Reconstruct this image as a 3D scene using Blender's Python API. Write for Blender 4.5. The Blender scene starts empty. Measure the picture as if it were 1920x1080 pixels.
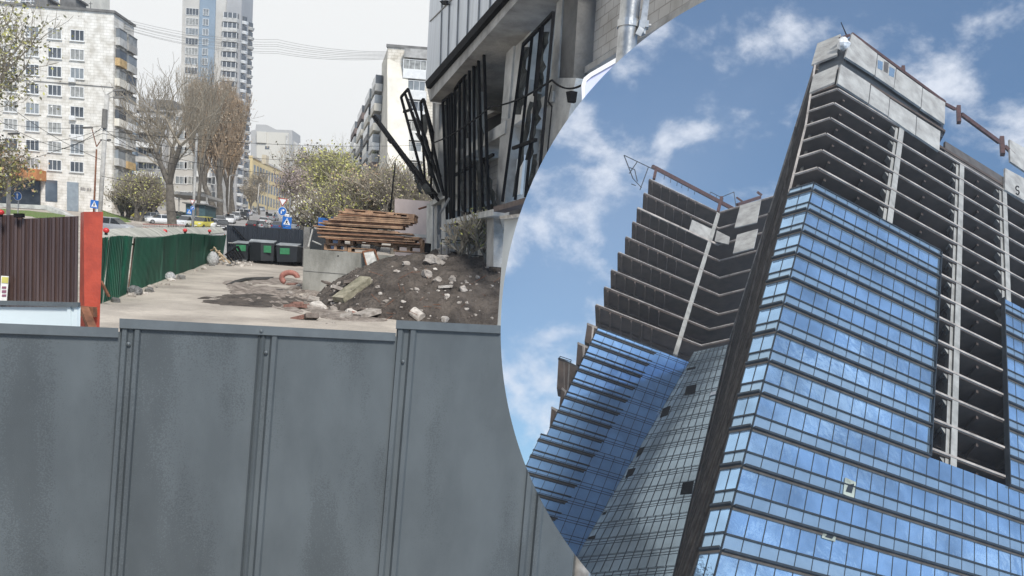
import bpy, bmesh, math, random
from mathutils import Vector, Matrix, noise as mnoise
PI = math.pi
R_ = math.radians
# ------------------------------------------------------------------ camera, world, sun, exposure
S = bpy.context.scene
COL = S.collection
FPX, PX, PY = 1500.0, 960.0, 753.0
CAM = Vector((0, 0, 2.8))
RM = (Matrix.Rotation(R_(90 - 8), 3, 'X') @ Matrix.Rotation(R_(4.6), 3, 'Z'))
cd = bpy.data.cameras.new('camera'); cam = bpy.data.objects.new('camera', cd); COL.objects.link(cam)
cam.location = CAM; cam.rotation_euler = RM.to_euler()
cd.sensor_width = 36; cd.lens = 36 * FPX / 1920; cd.shift_y = (PY - 540) / 1920
cd.clip_start = 0.1; cd.clip_end = 5000
S.camera = cam
S.view_settings.view_transform = 'Standard'; S.view_settings.look = 'None'
S.view_settings.exposure = 0.55; S.view_settings.gamma = 1
SUN_EL, SUN_AZ = R_(42), R_(152)      # azimuth of the sun measured from +Y towards +X
W = bpy.data.worlds.new('World'); S.world = W; W.use_nodes = True
nt = W.node_tree; nt.nodes.clear()
def wn(t, **k):
    n = nt.nodes.new(t)
    for a, b in k.items(): setattr(n, a, b)
    return n
def wl(a, b): nt.links.new(a, b)
def wmath(op, a, b=None, c=None, clamp=False):
    n = wn('ShaderNodeMath', operation=op); n.use_clamp = clamp
    for i, v in enumerate((a, b, c)):
        if v is None: continue
        if isinstance(v, (int, float)): n.inputs[i].default_value = v
        else: wl(v, n.inputs[i])
    return n.outputs[0]
tc = wn('ShaderNodeTexCoord'); sx = wn('ShaderNodeSeparateXYZ'); wl(tc.outputs['Generated'], sx.inputs[0])
sky = wn('ShaderNodeTexSky', sky_type='NISHITA'); sky.sun_disc = False
sky.sun_elevation = SUN_EL; sky.sun_rotation = SUN_AZ
sky.air_density = 1.0; sky.dust_density = 0.6; sky.ozone_density = 2.2
zz = wmath('ADD', wmath('MULTIPLY', wmath('ABSOLUTE', wmath('ADD', sx.outputs[2], 0.25)), 0.75), 0.12)
cmb = wn('ShaderNodeCombineXYZ'); wl(sx.outputs[0], cmb.inputs[0]); wl(sx.outputs[1], cmb.inputs[1]); wl(zz, cmb.inputs[2])
nrm = wn('ShaderNodeVectorMath', operation='NORMALIZE'); wl(cmb.outputs[0], nrm.inputs[0]); wl(nrm.outputs[0], sky.inputs[0])
mp = wn('ShaderNodeMapping'); wl(tc.outputs['Generated'], mp.inputs[0])
mp.inputs['Rotation'].default_value = (R_(20), R_(35), 0); mp.inputs['Scale'].default_value = (1.15, 1.25, 1.6); mp.inputs['Location'].default_value = (2.35, 0.9, 1.2)
n1 = wn('ShaderNodeTexNoise'); wl(mp.outputs[0], n1.inputs[0]); n1.inputs['Scale'].default_value = 6.5; n1.inputs['Detail'].default_value = 12; n1.inputs['Roughness'].default_value = 0.60; n1.inputs['Distortion'].default_value = 0.15
n2 = wn('ShaderNodeTexNoise'); wl(mp.outputs[0], n2.inputs[0]); n2.inputs['Scale'].default_value = 1.3; n2.inputs['Detail'].default_value = 2
csum = wmath('ADD', wmath('MULTIPLY', n1.outputs[0], 0.75), wmath('MULTIPLY', n2.outputs[0], 0.25))
hi = wmath('MULTIPLY', sx.outputs[2], 0.07)
cl = wn('ShaderNodeMapRange', interpolation_type='SMOOTHSTEP'); wl(wmath('ADD', csum, hi), cl.inputs[0])
cl.inputs[1].default_value = 0.50; cl.inputs[2].default_value = 0.655; cl.inputs[3].default_value = 0.0; cl.inputs[4].default_value = 0.85
az = wmath('ARCTAN2', sx.outputs[0], sx.outputs[1])
pm = wn('ShaderNodeMapRange', interpolation_type='SMOOTHSTEP'); wl(az, pm.inputs[0])
pm.inputs[1].default_value = -0.085; pm.inputs[2].default_value = -0.02; pm.inputs[3].default_value = 1.0; pm.inputs[4].default_value = 0.0
pb = wn('ShaderNodeMapRange', interpolation_type='SMOOTHSTEP'); wl(az, pb.inputs[0])
pb.inputs[1].default_value = -2.6; pb.inputs[2].default_value = -1.9; pb.inputs[3].default_value = 0.0; pb.inputs[4].default_value = 1.0
pale = wmath('MULTIPLY', pm.outputs[0], pb.outputs[0])
mx = wn('ShaderNodeMix', data_type='RGBA'); wl(cl.outputs[0], mx.inputs[0]); skm = wn('ShaderNodeMix', data_type='RGBA', blend_type='MULTIPLY'); skm.inputs[0].default_value = 1; wl(sky.outputs[0], skm.inputs[6]); skm.inputs[7].default_value = (.74, .86, .90, 1); wl(skm.outputs[2], mx.inputs[6]); mx.inputs[7].default_value = (6.0, 6.3, 6.9, 1)
mx2 = wn('ShaderNodeMix', data_type='RGBA'); wl(pale, mx2.inputs[0]); wl(mx.outputs[2], mx2.inputs[6]); mx2.inputs[7].default_value = (6.4, 6.5, 6.5, 1)
bg = wn('ShaderNodeBackground'); wl(mx2.outputs[2], bg.inputs[0]); bg.inputs[1].default_value = 0.1
wo = wn('ShaderNodeOutputWorld'); wl(bg.outputs[0], wo.inputs[0])
sl = bpy.data.lights.new('sun', 'SUN'); sl.energy = 2.7; sl.angle = R_(12); sl.color = (1, 0.96, 0.9)
so = bpy.data.objects.new('sun', sl); COL.objects.link(so)
sd = Vector((math.sin(SUN_AZ) * math.cos(SUN_EL), math.cos(SUN_AZ) * math.cos(SUN_EL), math.sin(SUN_EL)))
so.rotation_euler = sd.to_track_quat('Z', 'Y').to_euler(); so.location = (0, -10, 30)

# ------------------------------------------------------------------ measuring helpers
def ray(x, y): return RM @ Vector(((x - PX) / FPX, -(y - PY) / FPX, -1.0))
def at(x, y, Y):
    d = ray(x, y); return CAM + d * (Y / d.y)
def proj(P):
    q = RM.transposed() @ (Vector(P) - CAM)
    if q.z > -0.01: return (1e6, 1e6)
    return (PX - FPX * q.x / q.z, PY + FPX * q.y / q.z)
def gz(Y):
    return 0.058 * Y if Y < 60 else 3.48 + 0.088 * (Y - 60)
def dip(Y): return 1.1 * (1 - max(0, min(1, (Y - 8.5) / 3.5)))
def ground(x, y):
    d = ray(x, y); s = d.z / d.y
    Y = 2.8 / (0.058 - s) if abs(0.058 - s) > 1e-6 else 1e6
    if not (0 < Y < 60): Y = (2.8 - 3.48 + 5.28) / (0.088 - s)
    return at(x, y, Y)
class Plane:
    """a real plane: origin, two directions; returns points on it, shifted along its normal"""
    def __init__(s, P, a, b, toward=True):
        s.P, s.a, s.b = Vector(P), Vector(a).normalized(), Vector(b).normalized()
        n = s.a.cross(s.b).normalized()
        if n.dot(CAM - s.P) < 0: n = -n
        s.n = n
    def uv(s, x, y):
        d = ray(x, y); t = (s.P - CAM).dot(s.n) / d.dot(s.n); Q = CAM + d * t - s.P
        ab = s.a.dot(s.b); qa, qb = Q.dot(s.a), Q.dot(s.b); den = 1 - ab * ab
        return ((qa - ab * qb) / den, (qb - ab * qa) / den)
    def pt(s, u, w, off=0): return s.P + s.a * u + s.b * w + s.n * off
    def px(s, x, y, off=0):
        d = ray(x, y); t = (s.P + s.n * off - CAM).dot(s.n) / d.dot(s.n); return CAM + d * t
Zv = Vector((0, 0, 1))

# ------------------------------------------------------------------ materials
MATS = {}
def mat(name, col, rough=0.7, metal=0.0, var=0.25, scale=2.0, bump=0.0, bscale=30, spec=None, col2=None, detail=6, streak=None):
    if name in MATS: return MATS[name]
    m = bpy.data.materials.new(name); m.use_nodes = True; t = m.node_tree
    b = t.nodes['Principled BSDF']; b.inputs['Roughness'].default_value = rough; b.inputs['Metallic'].default_value = metal
    if spec is not None: b.inputs['Specular IOR Level'].default_value = spec
    g = t.nodes.new('ShaderNodeNewGeometry'); n = t.nodes.new('ShaderNodeTexNoise')
    mpp = t.nodes.new('ShaderNodeMapping'); t.links.new(g.outputs['Position'], mpp.inputs[0])
    if streak: mpp.inputs['Scale'].default_value = streak
    t.links.new(mpp.outputs[0], n.inputs['Vector']); n.inputs['Scale'].default_value = scale; n.inputs['Detail'].default_value = detail
    n.inputs['Roughness'].default_value = 0.6
    r = t.nodes.new('ShaderNodeValToRGB'); t.links.new(n.outputs[0], r.inputs[0])
    c = Vector(col)
    lo = Vector(col2) if col2 else c * (1 - var); hi_ = c * (1 + var * 0.6)
    r.color_ramp.elements[0].position = 0.34; r.color_ramp.elements[1].position = 0.64
    r.color_ramp.elements[0].color = (*lo, 1); r.color_ramp.elements[1].color = (*hi_, 1)
    t.links.new(r.outputs[0], b.inputs['Base Color'])
    if bump:
        n3 = t.nodes.new('ShaderNodeTexNoise'); t.links.new(g.outputs['Position'], n3.inputs['Vector']); n3.inputs['Scale'].default_value = bscale; n3.inputs['Detail'].default_value = 5
        bp = t.nodes.new('ShaderNodeBump'); bp.inputs['Strength'].default_value = bump; bp.inputs['Distance'].default_value = 1.5 / bscale
        t.links.new(n3.outputs[0], bp.inputs['Height']); t.links.new(bp.outputs[0], b.inputs['Normal'])
    MATS[name] = m; return m
def brickmat(name, e, up, col, mortar, bw, bh, ms=0.02, rough=0.85, var=0.15, zoff=0.0):
    """block pattern laid along direction e and direction up on the wall itself"""
    m = bpy.data.materials.new(name); m.use_nodes = True; t = m.node_tree; b = t.nodes['Principled BSDF']; b.inputs['Roughness'].default_value = rough
    g = t.nodes.new('ShaderNodeNewGeometry')
    def dot(v):
        d = t.nodes.new('ShaderNodeVectorMath'); d.operation = 'DOT_PRODUCT'; t.links.new(g.outputs['Position'], d.inputs[0]); d.inputs[1].default_value = v; return d.outputs['Value']
    c = t.nodes.new('ShaderNodeCombineXYZ'); t.links.new(dot(e), c.inputs[0]); t.links.new(dot(up), c.inputs[1])
    k = t.nodes.new('ShaderNodeTexBrick'); t.links.new(c.outputs[0], k.inputs['Vector'])
    k.inputs['Color1'].default_value = (*col, 1); k.inputs['Color2'].default_value = (*[x * (1 - var) for x in col], 1); k.inputs['Mortar'].default_value = (*mortar, 1)
    k.inputs['Scale'].default_value = 1; k.inputs['Brick Width'].default_value = bw; k.inputs['Row Height'].default_value = bh; k.inputs['Mortar Size'].default_value = ms
    n = t.nodes.new('ShaderNodeTexNoise'); t.links.new(g.outputs['Position'], n.inputs['Vector']); n.inputs['Scale'].default_value = 0.8; n.inputs['Detail'].default_value = 8
    r = t.nodes.new('ShaderNodeValToRGB'); t.links.new(n.outputs[0], r.inputs[0]); r.color_ramp.elements[0].color = (0.72, 0.70, 0.66, 1); r.color_ramp.elements[1].color = (1.05, 1.05, 1.05, 1)
    r.color_ramp.elements[0].position = 0.32; r.color_ramp.elements[1].position = 0.6
    mxx = t.nodes.new('ShaderNodeMix'); mxx.data_type = 'RGBA'; mxx.blend_type = 'MULTIPLY'; mxx.inputs[0].default_value = 1
    t.links.new(k.outputs[0], mxx.inputs[6]); t.links.new(r.outputs[0], mxx.inputs[7]); t.links.new(mxx.outputs[2], b.inputs['Base Color'])
    return m
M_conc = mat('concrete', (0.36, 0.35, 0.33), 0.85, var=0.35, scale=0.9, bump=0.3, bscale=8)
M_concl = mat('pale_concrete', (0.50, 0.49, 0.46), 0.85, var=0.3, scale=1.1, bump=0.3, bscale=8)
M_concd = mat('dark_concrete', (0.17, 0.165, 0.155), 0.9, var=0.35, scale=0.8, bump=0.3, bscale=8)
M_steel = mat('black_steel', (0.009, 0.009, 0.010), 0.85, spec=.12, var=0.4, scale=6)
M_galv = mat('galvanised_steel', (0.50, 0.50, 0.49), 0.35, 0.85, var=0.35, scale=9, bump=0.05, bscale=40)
M_dark = mat('interior_shade', (0.03, 0.028, 0.026), 0.9, var=0.3)  # near-black standing in for the shade in bays and tie holes
M_glass = mat('window_glass', (0.10, 0.12, 0.14), 0.12, 0.0, var=0.5, scale=0.35, detail=2, spec=0.8)
M_frame = mat('white_window_frame', (0.72, 0.72, 0.70), 0.5, var=0.1)
M_soil = mat('dark_soil', (0.112, 0.092, 0.076), 0.95, col2=(0.045, 0.036, 0.03), scale=1.5, bump=1.0, bscale=6)
M_wood = mat('pallet_wood', (0.40, 0.25, 0.15), 0.8, col2=(0.16, 0.095, 0.06), scale=3, bump=0.3, bscale=30)
M_woodp = mat('pale_wood', (0.50, 0.38, 0.25), 0.8, var=0.4, scale=4)
M_redp = mat('red_paint', (0.42, 0.065, 0.035), 0.55, col2=(0.33, 0.05, 0.03), scale=5, bump=0.1, bscale=30)
M_red = mat('red_plastic', (0.5, 0.03, 0.03), 0.35, var=0.2)
M_blue = mat('sign_blue', (0.015, 0.14, 0.48), 0.5, var=0.05)
M_white = mat('sign_white', (0.8, 0.8, 0.8), 0.5, var=0.05)
M_bark = mat('bark', (0.13, 0.115, 0.095), 0.95, var=0.4, scale=3)
M_twig = mat('twig', (0.30, 0.26, 0.20), 0.95, var=0.3, scale=3)
M_rust = mat('rust', (0.20, 0.085, 0.045), 0.85, var=0.5, scale=6)

# ------------------------------------------------------------------ mesh builder and object properties
class MB:
    def __init__(s): s.v = []; s.f = []; s.m = []
    def add(s, vs, fs, mi=0):
        o = len(s.v); s.v += [Vector(v) for v in vs]; s.f += [tuple(o + i for i in f) for f in fs]; s.m += [mi] * len(fs); return s
    def poly(s, pts, mi=0): return s.add(pts, [tuple(range(len(pts)))], mi)
    def prism(s, pts, d, mi=0):
        n = len(pts); a = [Vector(p) for p in pts]; b = [p + Vector(d) for p in a]
        return s.add(a + b, [tuple(range(n)), tuple(range(2 * n - 1, n - 1, -1))] + [(i, i + n, (i + 1) % n + n, (i + 1) % n) for i in range(n)], mi)
    def box(s, c, a, b, d, mi=0):
        """centre and three half-axes"""
        c = Vector(c); a, b, d = Vector(a), Vector(b), Vector(d)
        p = [c + a * i + b * j + d * k for k in (-1, 1) for i, j in ((-1, -1), (1, -1), (1, 1), (-1, 1))]
        return s.add(p, [(0, 3, 2, 1), (4, 5, 6, 7), (0, 1, 5, 4), (1, 2, 6, 5), (2, 3, 7, 6), (3, 0, 4, 7)], mi)
    def bx(s, x0, x1, y0, y1, z0, z1, mi=0):
        return s.box(((x0 + x1) / 2, (y0 + y1) / 2, (z0 + z1) / 2), ((x1 - x0) / 2, 0, 0), (0, (y1 - y0) / 2, 0), (0, 0, (z1 - z0) / 2), mi)
    def bar(s, p, q, w, t=None, mi=0, up=None):
        p, q = Vector(p), Vector(q); d = (q - p)
        if d.length < 1e-6: return s
        t = t or w; u = Vector(up) if up else Zv
        if abs(d.normalized().dot(u)) > 0.97: u = Vector((0, 1, 0))
        a = d.cross(u).normalized() * (w / 2); b = a.cross(d).normalized() * (t / 2)
        return s.box((p + q) / 2, a, b, d / 2, mi)
    def tube(s, p, q, r0, r1=None, n=8, mi=0, cap=True):
        p, q = Vector(p), Vector(q); r1 = r0 if r1 is None else r1; d = (q - p).normalized() if (q - p).length > 1e-9 else Zv
        u = d.orthogonal().normalized(); w = d.cross(u)
        vs = [P + (u * math.cos(2 * PI * i / n) + w * math.sin(2 * PI * i / n)) * r for P, r in ((p, r0), (q, r1)) for i in range(n)]
        fs = [(i, (i + 1) % n, (i + 1) % n + n, i + n) for i in range(n)]
        if cap: fs += [tuple(range(n - 1, -1, -1)), tuple(range(n, 2 * n))]
        return s.add(vs, fs, mi)
    def path(s, pts, r, n=6, mi=0):
        for a, b in zip(pts[:-1], pts[1:]): s.tube(a, b, r, r, n, mi)
        return s
    def ball(s, c, r, mi=0, seg=10, rings=6, sq=(1, 1, 1), jit=0, rnd=None):
        c = Vector(c); vs = []; fs = []
        for i in range(rings + 1):
            th = PI * i / rings
            for j in range(seg):
                ph = 2 * PI * j / seg; k = 1 + (rnd.uniform(-jit, jit) if rnd and jit else 0)
                vs.append(c + Vector((math.sin(th) * math.cos(ph) * r * sq[0] * k, math.sin(th) * math.sin(ph) * r * sq[1] * k, math.cos(th) * r * sq[2] * k)))
        for i in range(rings):
            for j in range(seg):
                fs.append((i * seg + j, (i + 1) * seg + j, (i + 1) * seg + (j + 1) % seg, i * seg + (j + 1) % seg))
        return s.add(vs, fs, mi)
    def build(s, name, mats, parent=None, smooth=False, label=None, cat=None, group=None, kind=None, merge=False):
        mats = mats if isinstance(mats, (list, tuple)) else [mats]
        if parent is not None: o3 = parent['_org'] if '_org' in parent else (0, 0, 0); org = Vector(o3)
        elif s.v:
            org = Vector((sum(v.x for v in s.v) / len(s.v), sum(v.y for v in s.v) / len(s.v), min(v.z for v in s.v)))
        else: org = Vector((0, 0, 0))
        me = bpy.data.meshes.new(name); me.from_pydata([v - org for v in s.v], [], s.f)
        for m in mats: me.materials.append(m)
        me.polygons.foreach_set('material_index', s.m)
        if smooth: me.polygons.foreach_set('use_smooth', [True] * len(s.f))
        me.update()
        bm = bmesh.new(); bm.from_mesh(me)
        if merge: bmesh.ops.remove_doubles(bm, verts=bm.verts, dist=1e-4)
        bmesh.ops.recalc_face_normals(bm, faces=bm.faces); bm.to_mesh(me); bm.free()
        o = bpy.data.objects.new(name, me); COL.objects.link(o)
        if parent is not None: o.parent = parent; ORG[o.name] = org
        else: o.location = org; ORG[o.name] = org
        tag(o, label, cat, group, kind); return o
ORG = {}
def tag(o, label=None, cat=None, group=None, kind=None):
    if label: o['label'] = label
    if cat: o['category'] = cat
    if group: o['group'] = group
    if kind: o['kind'] = kind
def thing(name, loc, label, cat, group=None):
    o = bpy.data.objects.new(name, None); COL.objects.link(o); o.location = loc; o.empty_display_size = 0.3
    tag(o, label, cat, group); o['_org'] = tuple(loc); ORGE.append(o); return o
ORGE = []
def sub(parent_mesh):
    """let a mesh part take sub-parts built in world coordinates (its own object space starts at its thing's base)"""
    parent_mesh['_org'] = tuple(ORG[parent_mesh.name]); ORGE.append(parent_mesh); return parent_mesh

# ------------------------------------------------------------------ circle cut: where the left-hand place ends
CC, CR = (1633.8, 622.5), 695.0
CUT = []
def cut(o): CUT.append(o); return o
def run_cut():
    arc = []
    for i in range(121):
        a = R_(108 + (i / 120.0) * (262 - 108) )
        arc.append((CC[0] + CR * math.cos(a), CC[1] - CR * math.sin(a)))
    for o in CUT:
        me = o.data; off = ORG[o.name]
        bm = bmesh.new(); bm.from_mesh(me)
        lim = [proj(v.co + off) for v in bm.verts]
        if not lim: bm.free(); continue
        for (p, q) in zip(arc[:-1], arc[1:]):
            x0, x1 = sorted((p[0], q[0])); y0, y1 = sorted((p[1], q[1])); x0 -= 1; x1 += 1; y0 -= 1; y1 += 1
            fs = []
            for f in bm.faces:
                pp = [proj(v.co + off) for v in f.verts]
                if any(a[0] > 9e5 for a in pp): continue
                if min(a[0] for a in pp) > x1 or max(a[0] for a in pp) < x0 or min(a[1] for a in pp) > y1 or max(a[1] for a in pp) < y0: continue
                fs.append(f)
            if not fs: continue
            geom = set(fs)
            for f in fs: geom.update(f.edges); geom.update(f.verts)
            bmesh.ops.bisect_plane(bm, geom=list(geom), dist=1e-6, plane_co=CAM - off, plane_no=ray(*p).cross(ray(*q)).normalized())
        dead = []
        for f in bm.faces:
            c = proj(f.calc_center_median() + off)
            if (c[0] - CC[0]) ** 2 + (c[1] - CC[1]) ** 2 < CR * CR: dead.append(f)
        bmesh.ops.delete(bm, geom=dead, context='FACES'); bm.to_mesh(me); bm.free()
# ------------------------------------------------------------------ ground, roads
M_ground = mat('dusty_concrete_ground', (0.45, 0.40, 0.34), 0.95, col2=(0.31, 0.272, 0.232), scale=0.5, bump=0.5, bscale=5, detail=10)
M_asph = mat('road_asphalt', (0.30, 0.29, 0.28), 0.9, var=0.2, scale=0.3)
M_grass = mat('grass_green', (0.10, 0.20, 0.035), 0.95, col2=(0.17, 0.16, 0.06), scale=1.2, bump=1.0, bscale=5)
mb = MB()
Ys = [-25, -8, -1, 1, 3, 5] + [5.9 + i * 1.1 for i in range(50)] + [62 + 6 * i for i in range(14)] + [150 + 25 * i for i in range(20)]
N = 60
for Y in Ys:
    xr = 12.0 if Y < 5.5 else 0.04 * Y
    xl = -0.95 * max(Y, 0) - 40
    for i in range(N + 1):
        t = i / N; X = xl + (xr - xl) * (t ** 0.6)
        z = gz(Y) + (0.05 * mnoise.noise(Vector((X * 0.35, Y * 0.35, 0))) + 0.02 * mnoise.noise(Vector((X * 1.7, Y * 1.7, 3))) if 5 < Y < 53 else 0)
        mb.v.append(Vector((X, Y, z - dip(Y))))
for j in range(len(Ys) - 1):
    for i in range(N):
        a = j * (N + 1) + i; mb.f.append((a, a + 1, a + N + 2, a + N + 1)); mb.m.append(0)
g = mb.build('ground', M_ground, smooth=True, kind='structure'); cut(g)
# the street that climbs away behind the site
mb = MB(); row = []
for Y in [57.5, 60, 80, 110, 150, 200, 260, 330, 420]:
    l = at(300 + 165 * min(1, (Y - 57.5) / 140.0), 450, Y).x - 1; r = at(600 - 60 * min(1, (Y - 57.5) / 140.0), 450, Y).x + 1
    row.append((Vector((l, Y, gz(Y) + 0.02)), Vector((r, Y, gz(Y) + 0.02))))
for a, b in zip(row[:-1], row[1:]): mb.poly([a[0], a[1], b[1], b[0]])
mb.build('road', M_asph, kind='structure')
mb = MB()
for k in range(14):
    Y = 64 + k * 14; t = min(1, (Y - 57.5) / 140.0); x = at(505 + 8 * t, 430, Y).x
    mb.poly([(x - .08, Y, gz(Y) + .03), (x + .08, Y, gz(Y) + .03), (x + .08, Y + 4, gz(Y + 4) + .03), (x - .08, Y + 4, gz(Y + 4) + .03)])
mb.build('road_marking', M_white, kind='structure')
# kerbed pavement on the right side of the street
mb = MB()
for (a, b) in zip(row[:-1], row[1:]):
    mb.prism([a[1], a[1] + Vector((2.6, 0, 0)), b[1] + Vector((2.6, 0, 0)), b[1]], (0, 0, 0.12))
mb.build('pavement', M_conc, kind='structure')
# grassy banks in front of the apartment block
def bank(x0, x1, top, bot, Yt, Yb, name='grass_bank'):
    m = MB(); nx, ny = 26, 8
    for j in range(ny + 1):
        v = j / ny; Y = Yb + (Yt - Yb) * v
        for i in range(nx + 1):
            u = i / nx; x = x0 + (x1 - x0) * u
            yt = top[0] + (top[1] - top[0]) * u; yb = bot[0] + (bot[1] - bot[0]) * u
            P = at(x, yb + (yt - yb) * (v ** 0.7), Y); P.z += 0.12 * mnoise.noise(P * 0.6); m.v.append(P)
    for j in range(ny):
        for i in range(nx):
            a = j * (nx + 1) + i; m.f.append((a, a + 1, a + nx + 2, a + nx + 1)); m.m.append(0)
    m.build(name, M_grass, smooth=True, kind='structure')
bank(-120, 122, (380, 402), (440, 436), 108, 76)
bank(186, 268, (392, 418), (446, 440), 112, 84)
mb = MB()     # retaining kerb and stair slope beside the lawn
mb.prism([at(0, 381, 108.5), at(88, 385, 108.5), at(112, 393, 107.5), at(136, 406, 106), at(136, 412, 106), at(105, 402, 107.5), at(84, 393, 108.5), at(0, 388, 108.5)], (0, 1.2, 0))
mb.build('retaining_wall', M_concl, label='low pale retaining kerb along the top of the lawn before the white block', cat='wall')

# ------------------------------------------------------------------ near steel fence
FQ = at(224, 598, 5.6); FE = ray(4300, 809).normalized(); FE.z = 0
FPn = Plane(FQ, ray(4300, 809), Zv)
M_fence = mat('grey_fence_paint', (0.084, 0.097, 0.103), 0.5, col2=(0.076, 0.088, 0.094), scale=3.0, detail=15, bump=0.12, bscale=160, streak=(1.0, 1, 0.45), spec=0.35)
M_fcap = mat('grey_cap_paint', (0.105, 0.12, 0.127), 0.38, var=0.15, scale=5, bump=0.03, bscale=90)
t_ = M_fence.node_tree; bs_ = t_.nodes['Principled BSDF']; src_ = bs_.inputs['Base Color'].links[0].from_socket; gp_ = t_.nodes.new('ShaderNodeNewGeometry')
fn_ = t_.nodes.new('ShaderNodeTexNoise'); t_.links.new(gp_.outputs['Position'], fn_.inputs['Vector']); fn_.inputs['Scale'].default_value = 95; fn_.inputs['Detail'].default_value = 3
ln_ = t_.nodes.new('ShaderNodeTexNoise'); mpf = t_.nodes.new('ShaderNodeMapping'); mpf.inputs['Scale'].default_value = (1.9, 1, .42); t_.links.new(gp_.outputs['Position'], mpf.inputs[0]); t_.links.new(mpf.outputs[0], ln_.inputs['Vector']); ln_.inputs['Scale'].default_value = 1.15; ln_.inputs['Detail'].default_value = 4
ad_ = t_.nodes.new('ShaderNodeMath'); ad_.operation = 'MULTIPLY_ADD'; t_.links.new(fn_.outputs[0], ad_.inputs[0]); ad_.inputs[1].default_value = .45; t_.links.new(ln_.outputs[0], ad_.inputs[2])
rf_ = t_.nodes.new('ShaderNodeMapRange'); t_.links.new(ad_.outputs[0], rf_.inputs[0]); rf_.inputs[1].default_value = .76; rf_.inputs[2].default_value = .83; rf_.inputs[3].default_value = 1.03; rf_.inputs[4].default_value = .80
mf_ = t_.nodes.new('ShaderNodeMix'); mf_.data_type = 'RGBA'; mf_.blend_type = 'MULTIPLY'; mf_.inputs[0].default_value = 1; t_.links.new(src_, mf_.inputs[6]); t_.links.new(rf_.outputs[0], mf_.inputs[7]); t_.links.new(mf_.outputs[2], bs_.inputs['Base Color'])
fence = thing('steel_fence', FPn.px(480, 1120), 'dark blue-grey sheet steel fence panels across the foreground', 'fence')
def seam_x(x, y): return x - 0.075 * (y - 640) * (1 + (x - 500) * 0.0003)
def fpanel(xa, xb, ytl, ytr, ribs, name='fence_panel'):
    """one pressed sheet from xa to xb (at y=640); ribs: list of x of double ridges"""
    prof = []
    def P(x, off): prof.append((x, off))
    P(xa, 0)
    for r in ribs:
        for dx, o in ((0, 0), (3, .02), (11, .02), (15, -.004), (23, -.004), (27, .024), (35, .024), (39, 0)): P(r + dx, o)
    P(xb, 0)
    prof.sort(key=lambda a: a[0]); fine = []
    for (a, b) in zip(prof[:-1], prof[1:]):
        n = max(1, int((b[0] - a[0]) / 18))
        for i in range(n): fine.append((a[0] + (b[0] - a[0]) * i / n, a[1] + (b[1] - a[1]) * i / n))
    fine.append(prof[-1]); m = MB(); ny = 26
    for j in range(ny + 1):
        for (x, o) in fine:
            yt = ytl + (ytr - ytl) * (x - xa) / (xb - xa) + 4; y = yt + (1230 - yt) * j / ny
            w = 0.0022 * mnoise.noise(Vector((x * 0.012, y * 0.006, xa)))
            m.v.append(FPn.px(seam_x(x, y), y, o + w))
    n = len(fine)
    for j in range(ny):
        for i in range(n - 1):
            a = j * n + i; m.f.append((a, a + 1, a + n + 1, a + n)); m.m.append(0)
    return cut(m.build(name, M_fence, fence))
def cap(xa, xb, ya, yb, h=17, lap=0):
    m = MB(); n = 8; pr = [(-0.012, 0), (0.034, 0), (0.036, -0.004), (0.036, 0.062 * h / 17), (0.030, 0.066 * h / 17), (0.0, 0.066 * h / 17)]
    for i in range(n + 1):
        x = xa + (xb - xa) * i / n; y = ya + (yb - ya) * i / n
        for (o, d) in pr: m.v.append(FPn.px(x, y, o) - Zv * d)
    k = len(pr)
    for i in range(n):
        for q in range(k):
            a = i * k + q; b = i * k + (q + 1) % k; m.f.append((a, b, b + k, a + k)); m.m.append(0)
    m.f.append(tuple(range(k))); m.m.append(0); m.f.append(tuple(range(n * k, n * k + k))); m.m.append(0)
    return cut(m.build('top_rail', M_fcap, fence))
def hexbolt(x, y, off=.03):
    m = MB(); c = FPn.px(x, y, off); m.tube(c, c + FPn.n * 0.004, .016, .015, 14); m.ball(c + FPn.n * 0.005, .009, seg=8, rings=4)
    cut(m.build('bolt', M_fcap, fence, smooth=True))
fpanel(-330, -52, 590, 604, []); fpanel(-50, 223, 606, 618, [-42])
fpanel(223, 487, 598, 611, [225]); fpanel(487, 744, 611, 627, [483])
fpanel(744, 1002, 602, 616, [742]); fpanel(1002, 1290, 616, 634, [1008])
cap(-330, -52, 592, 604); cap(-52, 222, 605, 616); cap(224, 742, 598, 625); cap(743, 1240, 601, 627)
for (x, y, o) in ((241, 645, .012), (490, 621, .037), (499, 661, .012), (756, 678, .014)): hexbolt(x, y, o)

# galvanised lamp column close to the fence
pole = MB()
pl = Plane(at(1180, 60, 4.9), ray(1180, 60).cross(Zv), at(1179, 40, 4.9) - at(1091, 1065, 4.9))
def pp(y): return at(1179 + (y - 40) * (1091 - 1179) / 1025.0, y, 4.9)
for i in range(30):
    y0, y1 = -160 + i * 50, -160 + (i + 1) * 50; pole.tube(pp(y0), pp(y1), .058, .058, 18, cap=False)
o = pole.build('lamp_column', M_galv, smooth=True, label='galvanised steel column in front of the pale block wall', cat='pole'); cut(o)
sub(o)
m = MB(); c = pp(46); ax = (pp(0) - pp(100)).normalized(); sd_ = ax.cross(ray(1179, 46)).normalized()
m.tube(c - ax * .02, c + ax * .02, .066, .066, 18); m.box(c + sd_ * -.085, sd_ * .03, ax * .018, ax.cross(sd_) * .03); m.tube(c - sd_ * .13, c - sd_ * .05, .008)
m.bar(c - sd_ * .10 + ax * .3, c - sd_ * .09 - ax * .05, .02, .03); m.box(c - sd_ * .08, sd_ * .012, ax * .05, ax.cross(sd_) * .035)
cut(m.build('clamp', M_galv, o))
m = MB(); pts = [at(x, y, 4.85) for x, y in ((1216, -60), (1212, 0), (1208, 30), (1203, 52), (1196, 66))]
for a, b in zip(pts[:-1], pts[1:]): m.bar(a, b, .035, .012, up=ray(1200, 30))
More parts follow.
